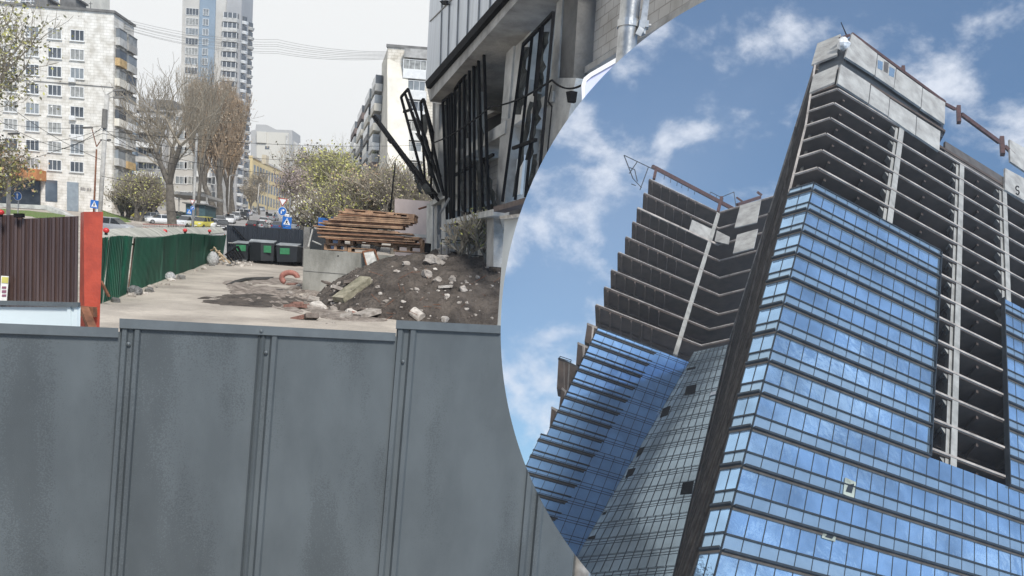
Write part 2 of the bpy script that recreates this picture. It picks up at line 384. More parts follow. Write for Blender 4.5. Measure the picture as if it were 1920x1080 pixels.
cut(m.build('bracket', M_galv, o))
# lilac board with white rim behind the column
m = MB(); Yb = 5.6
out = [(1092, 205), (1090, 160), (1094, 147), (1105, 138), (1300, 25), (1420, 120), (1300, 330)]
m.prism([at(x, y, Yb) for x, y in out], (0, .03, 0))
o = m.build('sign_board', mat('lilac_board', (0.60, 0.63, 0.85), 0.5, var=.1), label='lilac sign board with a rounded white rim beside the galvanised column', cat='sign board'); cut(o); sub(o)
m = MB(); inn = [(1097, 205), (1096, 164), (1100, 152), (1109, 144), (1300, 36)]; ou = out[:5]
for i in range(4): m.prism([at(*ou[i], Yb - .005), at(*ou[i + 1], Yb - .005), at(*inn[i + 1], Yb - .005), at(*inn[i], Yb - .005)], (0, -.012, 0))
cut(m.build('rim', M_white, o))

# ------------------------------------------------------------------ white low fence, red post, brown fence
M_wsheet = mat('white_blue_sheet', (0.62, 0.70, 0.72), 0.45, var=0.06, scale=1.5)
lf = thing('low_sheet_fence', at(70, 640, 8.2), 'short white sheet fence panel with a dark grey cap in front of the brown fence', 'fence')
m = MB(); ys = 8.2
xs = [(-60, 0), (126, 0), (128, .02), (134, .02), (136, 0), (139, 0), (141, .02), (147, .02), (149, 0), (151, 0)]
for (a, b) in zip(xs[:-1], xs[1:]):
    m.poly([at(a[0], 575, ys) - Vector((0, a[1], 0)), at(b[0], 575, ys) - Vector((0, b[1], 0)), at(b[0] - 2, 720, ys) - Vector((0, b[1], 0)), at(a[0] - 2, 720, ys) - Vector((0, a[1], 0))])
m.build('sheet_panel', M_wsheet, lf)
m = MB(); m.prism([at(-60, 562, ys), at(151, 567, ys), at(151, 575, ys), at(-60, 571, ys)], (0, -.05, 0)); m.build('top_rail', M_fcap, lf)
rp = thing('red_post', at(168, 640, 10), 'thick red painted steel post at the end of the brown fence', 'post')
m = MB(); A = [at(157, 397, 9.87), at(193.5, 397, 9.87), at(185.5, 650, 9.87), at(158.5, 650, 9.87)]
B = [at(151, 398.5, 10.15), at(157, 397, 9.87), at(158.5, 650, 9.87), at(148, 650, 10.15)]
m.v = [*A, *[p + Vector((-.19, .32, 0)) for p in A]]; m.f = [(0, 1, 2, 3), (7, 6, 5, 4), (0, 4, 5, 1), (1, 5, 6, 2), (2, 6, 7, 3)]; m.m = [0] * 5
m.add([B[0], A[0], A[3], B[3]], [(0, 1, 2, 3)]); m.add([B[0], B[3], A[3] + Vector((-.19, .32, 0)), A[0] + Vector((-.19, .32, 0)), A[0]], [(0, 1, 2, 3), (0, 3, 4)])
m.build('post_shaft', M_redp, rp)
m = MB(); m.bar(at(158, 580, 9.6), at(182, 640, 9.2), .09, .07); m.box(at(163, 584, 9.75), (.1, 0, 0), (0, .05, 0), (0, 0, .06)); m.build('brace', M_rust, rp)
M_brown = mat('brown_corrugated', (0.085, 0.055, 0.048), 0.33, col2=(0.06, 0.038, 0.034), scale=2, streak=(3, 3, .3), spec=0.7)
bf = thing('brown_fence', at(70, 640, 10.6), 'dark brown corrugated metal fence left of the red post', 'fence')
m = MB(); nr = 18; x = -75.0
def topy(x): return 403 + 7 * max(0, min(1, (x - 30) / 15)) - 5.5 * max(0, (x - 45) / 110)
Y0 = 10.6; tw = 14.2; k = 0
while x < 152:
    for (dx, o) in ((0, 0), (2, .035), (6.4, .035), (8.4, 0)):
        xx = x + dx; m.v += [at(xx + 1, topy(xx), Y0 - o), at(xx - 2, 700, Y0 - o)]; k += 1
    x += tw
for i in range(k - 1): m.f.append((2 * i, 2 * i + 2, 2 * i + 3, 2 * i + 1)); m.m.append(0)
m.build('corrugated_sheet', M_brown, bf)
m = MB(); m.bar(at(28, 404, 10.5), at(44, 404, 10.5), .06, .05); m.build('bracket', M_steel, bf)
m = MB(); m.prism([at(3, 517, 10.5), at(17, 518, 10.5), at(13, 566, 10.5), at(0, 565, 10.5)], (0, -.01, 0)); o = m.build('paper_notice', mat('paper', (.78, .77, .72), .8, var=.15, scale=12), label='small white and yellow paper notice stuck on the brown fence', cat='notice'); sub(o)
m = MB(); m.prism([at(4, 519, 10.485), at(16, 520, 10.485), at(15, 531, 10.485), at(3, 530, 10.485)], (0, -.004, 0)); m.build('print', mat('yellowprint', (.6, .55, .15), .8), o)
m = MB()
for (a, b) in ((537, 541), (544, 549), (552, 556)): m.prism([at(4, a, 10.485), at(12, a, 10.485), at(11.5, b, 10.485), at(3.5, b, 10.485)], (0, -.004, 0))
m.build('print', mat('darkprint', (.25, .1, .15), .8), o)

# ------------------------------------------------------------------ green fence and covered walkway
M_green = mat('green_corrugated', (0.04, 0.25, 0.155), 0.5, col2=(0.018, 0.12, 0.08), scale=1.2, streak=(3, 1, .35), detail=9)
G0 = at(190, 569, 24.0); G1 = at(398, 494, 52.0)
gdir = (G1 - G0); GP = Plane(G0, Vector((gdir.x, gdir.y, gdir.z)), Zv)
gf = thing('green_fence', (G0 + G1) / 2, 'leaning green corrugated fence panels along the left of the site road', 'fence')
def gtop(x): return 446 - 8 * (x - 192) / 228 - 3 * math.sin((x - 192) * .05)
def gbot(x): return 569 + (x - 190) * (494 - 569) / 208.0
rnd = random.Random(4)
for (ta, tb, ba, bb) in ((190, 204, 186, 192), (205.5, 230, 193, 220), (230.6, 250, 221, 237), (255.5, 304, 241, 299), (304.6, 331, 300, 326), (331.4, 360, 327, 354), (360.5, 385, 355, 378), (385.4, 403, 379, 395), (403.4, 423, 395.4, 413)):
    m = MB(); ua, _ = GP.uv(ta, gtop(ta)); ub, _ = GP.uv(tb, gtop(tb)); tb += 0 if ta in (190, 230.6) else 2; bb += 0 if ta in (190, 230.6) else 5 if ta < 300 else 4; n = max(3, int((ub - ua) / .22)); tl = rnd.uniform(-.05, .12)
    pts = []
    for i in range(n + 1):
        for (du, o) in ((0, 0), (.2, .045), (.5, .045), (.7, 0)):
            t = (i + du) / (n + 1); pts.append((t, o))
    for (t, o) in pts:
        tx = ta + (tb - ta) * t; bx_ = ba + (bb - ba) * t; wob = .03 * math.sin(t * 5 + ta)
        m.v += [GP.px(tx, gtop(tx) + rnd.uniform(-.8, .8), o + tl + wob), GP.px((tx + bx_) / 2, (gtop(tx) + gbot(bx_)) / 2, o + wob * 1.5), GP.px(bx_, gbot(bx_) + 2, o)]
    for i in range(len(pts) - 1):
        a = 3 * i; m.f += [(a, a + 3, a + 4, a + 1), (a + 1, a + 4, a + 5, a + 2)]; m.m += [0, 0]
    m.build('corrugated_sheet', M_green, gf)
m = MB()
for x in (193, 231, 254, 305, 386):
    m.bar(GP.px(x - 1, gtop(x) + 3, -.3), GP.px(x - (12 if x < 300 else 5), gbot(x - 8) - 3, -.3), .07)
m.bar(GP.px(192, 462, -.3), GP.px(420, 446, -.3), .06); m.build('rail', M_rust, gf)
m = MB(); m.bar(GP.px(189, 527, .12), GP.px(204, 556, .3), .1, .05); m.build('brace', M_rust, gf)
# light strips showing between the sheets
m = MB(); m.prism([GP.px(252, 447, -.25), GP.px(256, 446, -.25), GP.px(243, 560, -.25), GP.px(240, 560, -.25)], (0, .02, 0)); m.prism([GP.px(203, 449, -.25), GP.px(207, 449, -.25), GP.px(196, 520, -.25), GP.px(193, 524, -.25)], (0, .02, 0))
m.build('pale_lath', M_concl, gf)
wr = thing('walkway_roof', (G0 + G1) / 2 + Vector((-1.5, 0, 2)), 'pale sheet roof of the covered walkway behind the green fence', 'roof')
m = MB(); rows = [(192, 445.5, 431, 24), (230, 445, 428, 28.4), (270, 444, 426.5, 33.2), (310, 443, 426, 38), (350, 441, 426, 42.7), (390, 439, 426, 47.5), (421, 436, 425.5, 51)]
for (x, yf, yb, Y) in rows:
    a = GP.px(x, yf, -.04); b = at(x - 6, yb, a.y + 2.6); m.v += [a, a.lerp(b, .5) + Zv * .03, b, a - Zv * .05, b - Zv * .05]
for i in range(len(rows) - 1):
    o = 5 * i; m.f += [(o, o + 5, o + 6, o + 1), (o + 1, o + 6, o + 7, o + 2), (o + 3, o + 4, o + 9, o + 8), (o, o + 3, o + 8, o + 5)]; m.m += [0] * 4
m.build('roof_sheet', mat('dusty_roof_sheet', (.44, .43, .38), .85, col2=(.27, .27, .23), scale=1.2, streak=(.6, 2.5, 1), bump=.3, bscale=9), wr)
m = MB()
for (x, yf, yb, Y) in rows: a = GP.px(x, yf + 3, -1.8); m.bar(a, Vector((a.x, a.y, gz(a.y))), .08)
m.build('support_post', M_rust, wr)
def red_lamp(x, y, r, Y, label):
    t = thing('warning_lamp', at(x, y + 7, Y), label, 'lamp', 'red warning lamps along the fence tops')
    m = MB(); c = at(x, y, Y); m.ball(c, r * Y / 1500, seg=14, rings=8, sq=(1, 1, .9)); m.build('lamp_globe', M_red, t, smooth=True)
    m = MB(); m.tube(c - Zv * r * Y / 1500 * 1.5, c - Zv * r * Y / 1500 * .7, r * Y / 1500 * .5); m.build('lamp_base', M_steel, t)
red_lamp(199, 432, 5.6, 23.6, 'red warning lamp right beside the red post')
red_lamp(309, 434, 4.6, 36.5, 'red warning lamp on the walkway roof, halfway along the green fence')
red_lamp(347, 432, 4.0, 41, 'red warning lamp on the walkway roof, third from the red post')
red_lamp(393, 433, 3.2, 47, 'small red warning lamp on the walkway roof nearest the bins')
red_lamp(2, 398, 5.6, 10.4, 'red warning lamp at the left end of the brown fence')

# ------------------------------------------------------------------ dark fence, bins
M_dk = mat('anthracite_corrugated', (0.030, 0.036, 0.046), 0.5, var=.3, scale=2, streak=(3, 1, .3))
def corr_fence(name, xl, xr, ytl, ytr, ybl, ybr, YL, YR, n, label):
    t = thing(name, at((xl + xr) / 2, (ybl + ybr) / 2, (YL + YR) / 2), label, 'fence')
    m = MB(); k = 0
    for i in range(n):
        for (du, o) in ((0, 0), (.2, .05), (.55, .05), (.75, 0)):
            u = (i + du) / n; x = xl + (xr - xl) * u; Y = YL + (YR - YL) * u - o
            m.v += [at(x, ytl + (ytr - ytl) * u, Y), at(x, ybl + (ybr - ybl) * u, Y)]; k += 1
    for i in range(k - 1): m.f.append((2 * i, 2 * i + 2, 2 * i + 3, 2 * i + 1)); m.m.append(0)
    m.build('corrugated_sheet', M_dk, t); return t
df = corr_fence('dark_fence', 425, 570, 422, 431, 498, 500, 55.5, 55.5, 42, 'anthracite corrugated fence closing the site behind the bins')
m = MB(); m.bar(at(428, 455, 55.3), at(568, 463, 55.3), .07, .06); m.build('rail', M_conc, df)
m = MB(); m.bar(at(436, 424, 55.3), at(462, 452, 55.3), .12, .05); m.build('brace', M_steel, df)
df2 = corr_fence('dark_fence', 581, 614, 428, 432, 470, 470, 50, 47, 9, 'narrow dark corrugated fence part beside the leaning white prop')
m = MB(); m.bx(at(569, 450, 54).x, at(582, 450, 54).x, 54, 55, gz(54), at(570, 425, 54).z); m.build('gate_pier', M_concd, label='dark concrete pier between the two dark fence parts', cat='pier')
m = MB(); m.tube(at(586, 430, 49), at(578, 463, 48.6), .05); m.build('leaning_prop', M_concl, label='thin white pipe prop leaning at the left end of the narrow dark fence', cat='pipe')
m = MB(); m.tube(at(586, 452, 48.6), at(605, 460, 48), .04)
m.build('leaning_prop', M_concl, label='thin white pipe lying nearly level before the narrow dark fence', cat='pipe')
M_bin = mat('bin_plastic', (0.010, 0.013, 0.017), 0.6, var=.2); M_lid = mat('bin_lid_grey', (.30, .32, .33), .4, var=.3)
M_stick = mat('green_sticker', (.035, .20, .085), .6, var=.25, scale=6)
def bin_(xl, xr, yt, yb, Y, label, sx0, sx1, sy0, sy1, angled=None):
    t = thing('waste_container', at((xl + xr) / 2, yb, Y), label, 'bin', 'dark waste containers by the dark fence')
    m = MB(); y1 = yt + 3
    if angled: A = [(xl, Y + .5), (angled, Y), (xr, Y + .3)]
    else: A = [(xl, Y), (xr, Y)]
    top = [at(x, y1 + .06 * (x - xl), q) for x, q in A]; bot = [at(x + (1.5 if i == 0 else -1.5 if i == len(A) - 1 else 0), yb - 4, q) for i, (x, q) in enumerate(A)]
    tb = [Vector((top[-1].x, Y + 1.5, top[-1].z)), Vector((top[0].x, Y + 1.5, top[0].z))]; bb = [Vector((bot[-1].x, Y + 1.3, bot[-1].z)), Vector((bot[0].x, Y + 1.3, bot[0].z))]
    T = top + tb; B = bot + bb; n = len(T)
    m.add(T + B, [tuple(range(n)), tuple(range(2 * n - 1, n - 1, -1))] + [(i, (i + 1) % n, (i + 1) % n + n, i + n) for i in range(n)])
    for x in (xl, xr): c = at(x, y1 + 5, Y + .3); m.bar(c, c + Vector((0, .5, 0)), .1)
    m.build('container_body', M_bin, t)
    m = MB(); L = [p + Vector((0, -.05, .02)) for p in top]; mid = [Vector((L[-1].x, Y + .9, L[-1].z + .16)), Vector((L[0].x, Y + .9, L[0].z + .16))]
    m.prism(L + mid, (0, 0, .05)); m.build('lid', M_lid, t)
    for x in (xl + 4, xr - 4):
        m = MB(); c = at(x, yb - 1.5, Y + .2); m.tube(c - Vector((.04, 0, 0)), c + Vector((.04, 0, 0)), .1, n=10); m.build('wheel', M_steel, t)
    m = MB(); q = Y - .02 if not angled else Y + .05
    m.prism([at(sx0, sy0, q), at(sx1, sy0 + .5, q), at(sx1, sy1, q), at(sx0, sy1 - .5, q)], (0, -.02, 0)); m.build('sticker', M_stick, t)
    return t
bin_(437, 466, 453, 492, 54.3, 'dark waste container with green sticker, half behind the broken pallets', 443, 461, 459, 471)
bin_(467, 514, 451, 493, 53.6, 'dark waste container standing cornerwise in the middle of the three', 494.5, 508.5, 460.5, 474, angled=489)
bin_(518, 558, 457, 495, 53.6, 'dark waste container with green sticker, the one nearest the concrete wall', 525, 543, 465, 477)

# ------------------------------------------------------------------ concrete retaining wall, platform
CWY = 34.7
M_cast = mat('cast_concrete', (0.33, 0.32, 0.285), 0.85, col2=(0.17, 0.165, 0.14), scale=0.9, bump=.15, bscale=14, detail=14, streak=(1.3, 1, .5))
wt = thing('concrete_wall', at(660, 548, CWY), 'stained cast concrete retaining wall under the pallets', 'wall')
m = MB(); a = at(570, 466, CWY); b = at(1010, 505, CWY); zt = a.z; zb = gz(CWY) - .4
m.bx(a.x, a.x + 3.55, CWY, CWY + .35, zb, zt - .002); m.bx(a.x + 3.56, 1.6, CWY + .01, CWY + .36, zb, zt - .004); m.bx(a.x, a.x + .35, CWY + .36, CWY + 12, zb, zt)
cut(m.build('wall_face', M_cast, wt))
m = MB()
for (x, y) in ((634, 480), (647, 517)): c = at(x, y, CWY - .001); m.tube(c, c - Vector((0, .006, 0)), .035, n=10)
m.build('tie_hole', M_dark, wt)
m = MB(); yy = at(600, 511, CWY).z; m.bx(a.x + .01, a.x + 3.5, CWY - .012, CWY, yy, yy + .03); m.build('joint_line', M_concd, wt)
m = MB(); m.prism([Vector((a.x + .36, CWY + .3, zt - .15)), Vector((2.0, CWY + .3, zt - .15)), Vector((2.6, CWY + 32, zt + .9)), Vector((a.x + .6, CWY + 32, zt + .9))], (0, 0, -.3))
cut(m.build('dirt_terrace', M_soil, kind='structure'))

# ------------------------------------------------------------------ pallets and boards
def pallet(px0, px1, py, Y, hp, label, n=3, dep=.8, wood=M_wood, slope=.06):
    """pallet spanning px0..px1, bottom edge at py, hp px tall"""
    L = at(px0, py, Y); Rr = at(px1, py + slope * (px1 - px0), Y); e = (Rr - L); w = e.length; e.normalize(); h = hp * Y / 1500
    u = Vector((-e.z, 0, e.x)); y = Vector((0, 1, 0)); t = thing('pallet', (L + Rr) / 2, label, 'pallet', 'wooden pallets on the concrete wall')
    m = MB(); bt = h * .17
    for k in range(5): m.box(L + e * w / 2 + y * dep * (.1 + .2 * k) + u * (h - bt / 2), e * w / 2, y * dep * .085, u * bt / 2)
    m.build('deck_board', wood, t)
    m = MB()
    for k in (0, 1, 2): m.box(L + e * w / 2 + y * dep * (.07 + .43 * k) + u * bt / 2, e * w / 2, y * dep * .06, u * bt / 2)
    m.build('bottom_board', wood, t)
    for i in range(n):
        for k in (0, 1, 2):
            m = MB(); m.box(L + e * (w * (.06 + .88 * i / (n - 1))) + y * dep * (.07 + .43 * k) + u * h / 2, e * w * (.055 if n > 2 else .07), y * dep * .06, u * (h / 2 - bt * .98)); m.build('block', wood, t)
    return t
YP = 34.9
pallet(607, 650, 472 - 4, YP, 11, 'pallet at the bottom left corner of the pile, under the others'); pallet(652, 700, 473, YP, 9, 'dark shaded pallet in the bottom row, middle of the pile', n=2)
pallet(737, 794, 471, YP, 11.5, 'pallet at the bottom right corner of the pile')
pallet(610, 662, 457, YP, 11.5, 'pallet in the second row at the left of the pile', wood=M_wood); pallet(668, 708, 456, YP, 11, 'short pallet in the second row, middle of the pile'); pallet(702, 738, 461, YP + .1, 14, 'pallet between the middle and right stacks', n=2)
pallet(735, 792, 458, YP, 12, 'pallet in the second row at the right of the pile'); pallet(612, 668, 446, YP, 10, 'pallet directly under the left end of the boards', n=2)
pallet(645, 777, 402.5, YP, 11.5, 'long pallet lying on top of all the boards', n=4, slope=.085, dep=1.2)
rnd = random.Random(11); bd = []
lev = [(612, 790, 449), (600, 778, 446), (606, 790, 443.5), (640, 790, 441), (602, 760, 439), (598, 735, 436), (610, 788, 434.5), (596, 776, 431.5), (604, 752, 429), (594, 748, 426), (607, 756, 423.5), (600, 760, 420.5), (612, 763, 417.5), (618, 770, 414), (628, 778, 411), (634, 779, 408), (640, 764, 405), (646, 766, 402), (640, 755, 399.5)]
for i, (x0, x1, y) in enumerate(lev):
    sl_ = .06 + rnd.uniform(-.012, .02); yo = rnd.uniform(0, .25); p = at(x0 + rnd.uniform(-3, 3), y - 1.5, YP + yo); q = at(x1 + rnd.uniform(-3, 3), y - 1.5 + sl_ * (x1 - x0), YP + yo + rnd.uniform(0, .15))
    m = MB(); m.bar(p, q, .9, rnd.uniform(.045, .065)); mid = (p + q) / 2
    lb = 'lowest board of the stack on the pallets' if i == 0 else 'topmost board of the stack, right under the long pallet' if i == len(lev) - 1 else 'long weathered brown board in the middle of the stack on the pallets'
    m.build('board', M_wood if i % 4 else mat('rust_board', (.27, .14, .08), .8, var=.4, scale=4), label=lb, cat='board', group='brown boards stacked on the pallets')
for i, (x0, y0, x1, y1) in enumerate(((663, 396, 655, 452), (743, 401, 736, 458))):
    m = MB(); m.bar(at(x0, y0, YP - .08), at(x1, y1, YP - .08), .03, .01); m.build('strap', M_woodp, label='pale strap tied round the ' + ('left' if i == 0 else 'right') + ' part of the boards', cat='strap')
m = MB(); c = at(801, 466, 34); m.bx(c.x - .12, c.x + .12, 34, 34.3, c.z - .15, c.z + .22); m.build('steel_block', M_steel, label='small black steel box at the right end of the pallets', cat='box')

# ------------------------------------------------------------------ dirt heap, rubble
def hf(X, Y):
    g0 = gz(Y)
    cx = -3.0 + .02 * (Y - 30); a = (X - cx) / (5.3 if X < cx else 9.0); b = (Y - 33.8) / 8.0
    r = a * a + b * b if b < 0 else a * a + (b * 2.2) ** 2
    h = max(0, 1 - r) ** .8 * 2.05
    a2 = (X + 9.4) / 2.2; b2 = (Y - 29) / 3.6; r2 = a2 * a2 + b2 * b2; h = max(h, max(0, 1 - r2) * .12)
    n = mnoise.noise(Vector((X * .8, Y * .8, 1))) * .22 + mnoise.noise(Vector((X * 2.3, Y * 2.3, 5))) * .16 + abs(mnoise.noise(Vector((X * 5, Y * 5, 9)))) * .16
    return g0 - .06 + h + (n * min(1, h * 1.8 + .1) if h > 0 else -.1)
m = MB(); nx, ny = 190, 110; X0, X1, Y0, Y1 = -12.2, 2.0, 24.5, 36.5
for j in range(ny + 1):
    for i in range(nx + 1):
        X = X0 + (X1 - X0) * i / nx; Y = Y0 + (Y1 - Y0) * j / ny; m.v.append(Vector((X, Y, hf(X, Y) if not (Y > 34.6 and X < -4.6) else gz(Y) - .3)))
for j in range(ny):
    for i in range(nx): a = j * (nx + 1) + i; m.f.append((a, a + 1, a + nx + 2, a + nx + 1)); m.m.append(0)
cut(m.build('dirt_heap', M_soil, smooth=True, kind='stuff', label='heap of dark excavated soil in front of the concrete wall', cat='soil'))
# loose rubble patch of the dug-up strip
def patch(X, Y): return gz(Y) + .03 + .06 * mnoise.noise(Vector((X * 9, Y * 7, 2))) + .10 * mnoise.noise(Vector((X * 1.3, Y * .9, 2))) + .06 * mnoise.noise(Vector((X * 4, Y * 3, 2)))
pc = [ground(x, y) for x, y in ((412, 527), (470, 518), (560, 520), (600, 540), (640, 590), (760, 606), (700, 609), (600, 600), (520, 580), (440, 562), (425, 545))]
cx = sum(p.x for p in pc) / len(pc); cy = sum(p.y for p in pc) / len(pc); m = MB(); RN = 14; TN = 88
import bisect
def edge_at(a):
    best = None
    for p, q in zip(pc, pc[1:] + pc[:1]):
        x1, y1, x2, y2 = p.x - cx, p.y - cy, q.x - cx, q.y - cy; dx, dy = math.cos(a), math.sin(a)
        den = dx * (y2 - y1) - dy * (x2 - x1)
        if abs(den) < 1e-9: continue
        t = (x1 * (y2 - y1) - y1 * (x2 - x1)) / den; s = (x1 * dy - y1 * dx) / den
        if t > 0 and -1e-6 <= s <= 1 + 1e-6: best = t if best is None else max(best, t)
    return best or 1
for i in range(RN + 1):
    for j in range(TN):
        a = 2 * PI * j / TN; r = edge_at(a) * (i / RN) * (1 + .05 * mnoise.noise(Vector((a * 5, 0, 0))))
        X, Y = cx + math.cos(a) * r, cy + math.sin(a) * r; z = patch(X, Y) if i < RN else gz(Y) - .08
        m.v.append(Vector((X, Y, z)))
for i in range(RN):
    for j in range(TN): m.f.append((i * TN + j, (i + 1) * TN + j, (i + 1) * TN + (j + 1) % TN, i * TN + (j + 1) % TN)); m.m.append(0)
m.build('dug_soil', mat('grey_rubble_soil', (0.34, .29, .25), .95, col2=(.13, .105, .085), scale=2.6, bump=1, bscale=8, detail=10), smooth=True, kind='stuff', label='dug-up grey soil and rubble along the edge of the site road', cat='soil')
def surf(x, y):
    d = ray(x, y); t = 18.0; st = .06
    while t < 60:
        P = CAM + d * (t / d.y); h = gz(P.y)
        if -12.2 < P.x < 2 and 24.5 < P.y < 36.5: h = max(h, hf(P.x, P.y))
        if P.z <= h: return P
        t += st
    return P
M_rock = mat('broken_concrete', (0.40, .36, .32), .9, col2=(.24, .21, .18), scale=4, bump=.6, bscale=15)
M_rockw = mat('pale_rubble', (0.55, .51, .46), .9, col2=(.36, .32, .28), scale=5, bump=.5, bscale=20)
M_rockd = mat('dark_rubble', (.17, .14, .12), .95, col2=(.10, .08, .065), scale=5, bump=.6, bscale=15)
def rock(P, r, rnd, sq=None, mt=None, name='concrete_chunk', lab=None):
    m = MB(); sq = sq or (1, rnd.uniform(.6, 1), rnd.uniform(.45, .8)); bmm = bmesh.new(); bmesh.ops.create_icosphere(bmm, subdivisions=2, radius=1)
    sd2 = rnd.uniform(0, 99); vs = []
    A = Matrix.Rotation(rnd.uniform(0, 6), 3, 'Z') @ Matrix.Rotation(rnd.uniform(-.5, .5), 3, 'X')
    for v in bmm.verts:
        c = Vector([max(-.72, min(.72, q)) for q in v.co]); c = c * (1.15 + .45 * mnoise.noise(v.co * 1.6 + Vector((sd2, 0, 0)))); c = Vector((c.x * sq[0], c.y * sq[1], c.z * sq[2])) * r; vs.append(P + A @ c + Zv * r * sq[2] * .25)
    m.add(vs, [tuple(v.index for v in f.verts) for f in bmm.faces]); bmm.free()
    o = m.build(name, mt or M_rock, group='chunks of broken concrete on the soil', cat='rubble chunk', label=lab or 'broken concrete chunk lying on the dark soil heap'); return o
rnd = random.Random(3)
big = [(595, 570, 17, 'flat grey concrete chunk left of the long slab'), (608, 577, 7, 'rounded concrete chunk at the left foot of the heap'), (624, 578, 10, 'rounded concrete chunk just below the long slab'), (834, 470, 17, 'large pale chunk on the crest of the soil heap'), (852, 468, 10, 'smaller pale chunk at the right of the crest'), (812, 486, 19, 'large tilted chunk below the crest of the heap'), (830, 480, 12, 'angular chunk just under the crest'), (800, 510, 14, 'grey chunk in the middle of the heap'), (820, 523, 9, 'pale block-shaped chunk in the middle right of the heap'), (848, 522, 8, 'brownish chunk right of the pale block'), (869, 540, 11, 'pale cracked chunk at the right of the heap'), (724, 563, 7, 'small grey chunk on the left slope of the heap'), (657, 583, 10, 'pale chunk at the lower left of the heap'), (742, 508, 5, 'small pale chunk below the concrete wall'), (713, 549, 5, 'small brown chunk on the left slope'), (778, 503, 8, 'round edged chunk near the wall'), (762, 492, 9, 'grey chunk against the concrete wall'), (896, 519, 5, 'small grey chunk on the far right slope'), (838, 554, 6, 'flat brown chunk on the lower right slope'), (757, 564, 6, 'upright brown chunk on the lower slope'), (684, 592, 6, 'grey chunk in front of the heap'), (560, 535, 8, 'chunk beside the corrugated hose'), (545, 548, 9, 'grey chunk in the dug-up strip below the hose'), (588, 596, 5, 'small chunk on the road edge'), (835, 597, 10, 'brown upright chunk just above the steel fence')]
for (x, y, r, lb) in big:
    P = surf(x, y + r * .4); rock(P, r * P.y / 1500 * .95, rnd, mt=M_rockw if rnd.random() < .45 else M_rock, lab=lb)
small = []
for i in range(26):
    x, y = rnd.uniform(440, 690), rnd.uniform(526, 600)
    if y > 560 and x < 540: continue
    P = surf(x, y); a = rnd.uniform(0, 3); u_ = Vector((math.cos(a), math.sin(a), rnd.uniform(-.3, .3))); v_ = Vector((-math.sin(a), math.cos(a), rnd.uniform(-.4, .4))); w_ = u_.cross(v_).normalized()
    L_ = rnd.uniform(.12, .34); m = MB(); m.box(P + Zv * .06, u_ * L_, v_ * L_ * rnd.uniform(.4, .8), w_ * rnd.uniform(.03, .07)); m.build('rubble_piece', rnd.choice([M_rock, M_rockw, M_rockd, mat('brick_red', (.24, .13, .10), .9, var=.5, scale=8)]), label='broken flat slab or brick piece in the rubble along the dug-up strip', cat='rubble chunk', group='flat slab pieces in the dug-up strip')
for i in range(260):
    if rnd.random() < .5: x, y = rnd.uniform(600, 940), rnd.uniform(500, 608)
    else: x, y = rnd.uniform(430, 640), rnd.uniform(524, 596)
    P = surf(x, y)
    if P.y > 34.4 or P.y < 20 or (x < 600 and y < 520) or (x - CC[0]) ** 2 + (y - CC[1]) ** 2 < (CR + 6) ** 2 or (y > 545 and x < 560 + (y - 545) * .7 and x < 560) or (x<470 and y>562): continue
    rock(P, rnd.choice((.03, .04, .05, .06, .09)) * rnd.uniform(.8, 1.2) * (1.5 if x < 600 and rnd.random() < .5 else 1), rnd, mt=M_rockw if rnd.random() < .18 else M_rock if rnd.random() < .6 else M_rockd, lab='small bit of broken concrete scattered on the soil')
# long slab, pipe pieces, door frame, board pieces, reinforcement
m = MB(); p, q = surf(634, 569), surf(686, 535); d = (q - p).normalized(); m.bar(p + Zv * .12, q + Zv * .22, .55, .22); m.build('concrete_slab', mat('mossy_concrete', (.30, .27, .20), .9, col2=(.16, .15, .10), scale=3, bump=.5, bscale=12), label='long mossy concrete slab sloping against the heap', cat='slab')
m = MB(); p, q = surf(668, 596), surf(705, 588); m.bar(p + Zv * .05, q + Zv * .1, .5, .14); m.build('concrete_slab', M_rock, label='short flat concrete slab at the foot of the heap', cat='slab')
m = MB(); p, q = surf(823, 541), surf(848, 540); m.bar(p + Zv * .05, q + Zv * .06, .16, .09); m.build('concrete_beam', M_rockw, label='short pale beam lying on the heap beside the cracked chunk', cat='beam')
m = MB(); p, q = surf(774, 592), surf(790, 603); m.tube(p + Zv * .14, q + Zv * .12, .17, .17, 18); m.build('pipe_piece', M_rockw, smooth=False, label='pale broken pipe piece just above the steel fence', cat='pipe')
fr = thing('panel_frame', at(700, 515, 34.3), 'rusty framed panel leaning against the concrete wall', 'panel')
q = [at(680, 472, 34.62), at(702, 468, 34.62), at(716, 506, 33.9), at(692, 516, 33.9)]; m = MB()
for a_, b_ in zip(q, q[1:] + q[:1]): m.bar(a_, b_, .05, .07)
m.build('frame', M_rust, fr); m = MB(); m.prism([p_ + Vector((0, .02, 0)) for p_ in (at(681, 474, 34.62), at(700, 471, 34.62), at(706, 492, 34.3), at(694, 502, 34.2), at(692, 514, 33.95))], (0, .02, 0)); m.build('sheet', mat('dirty_white', (.55, .54, .50), .8, var=.35, scale=3), fr)
m = MB(); rr = random.Random(8)
for _ in range(26):
    x, y = rr.uniform(700, 925), rr.uniform(510, 604); p = surf(x, y); v = Vector((rr.uniform(-1, 1), rr.uniform(-.5, .5), rr.uniform(0, .5))).normalized() * rr.uniform(.2, .7); m.tube(p, p + v, .009, n=4)
m.build('reinforcement_wire', M_rust, label='thin rusty wires and sticks poking out of the soil heap', cat='debris', kind='stuff')
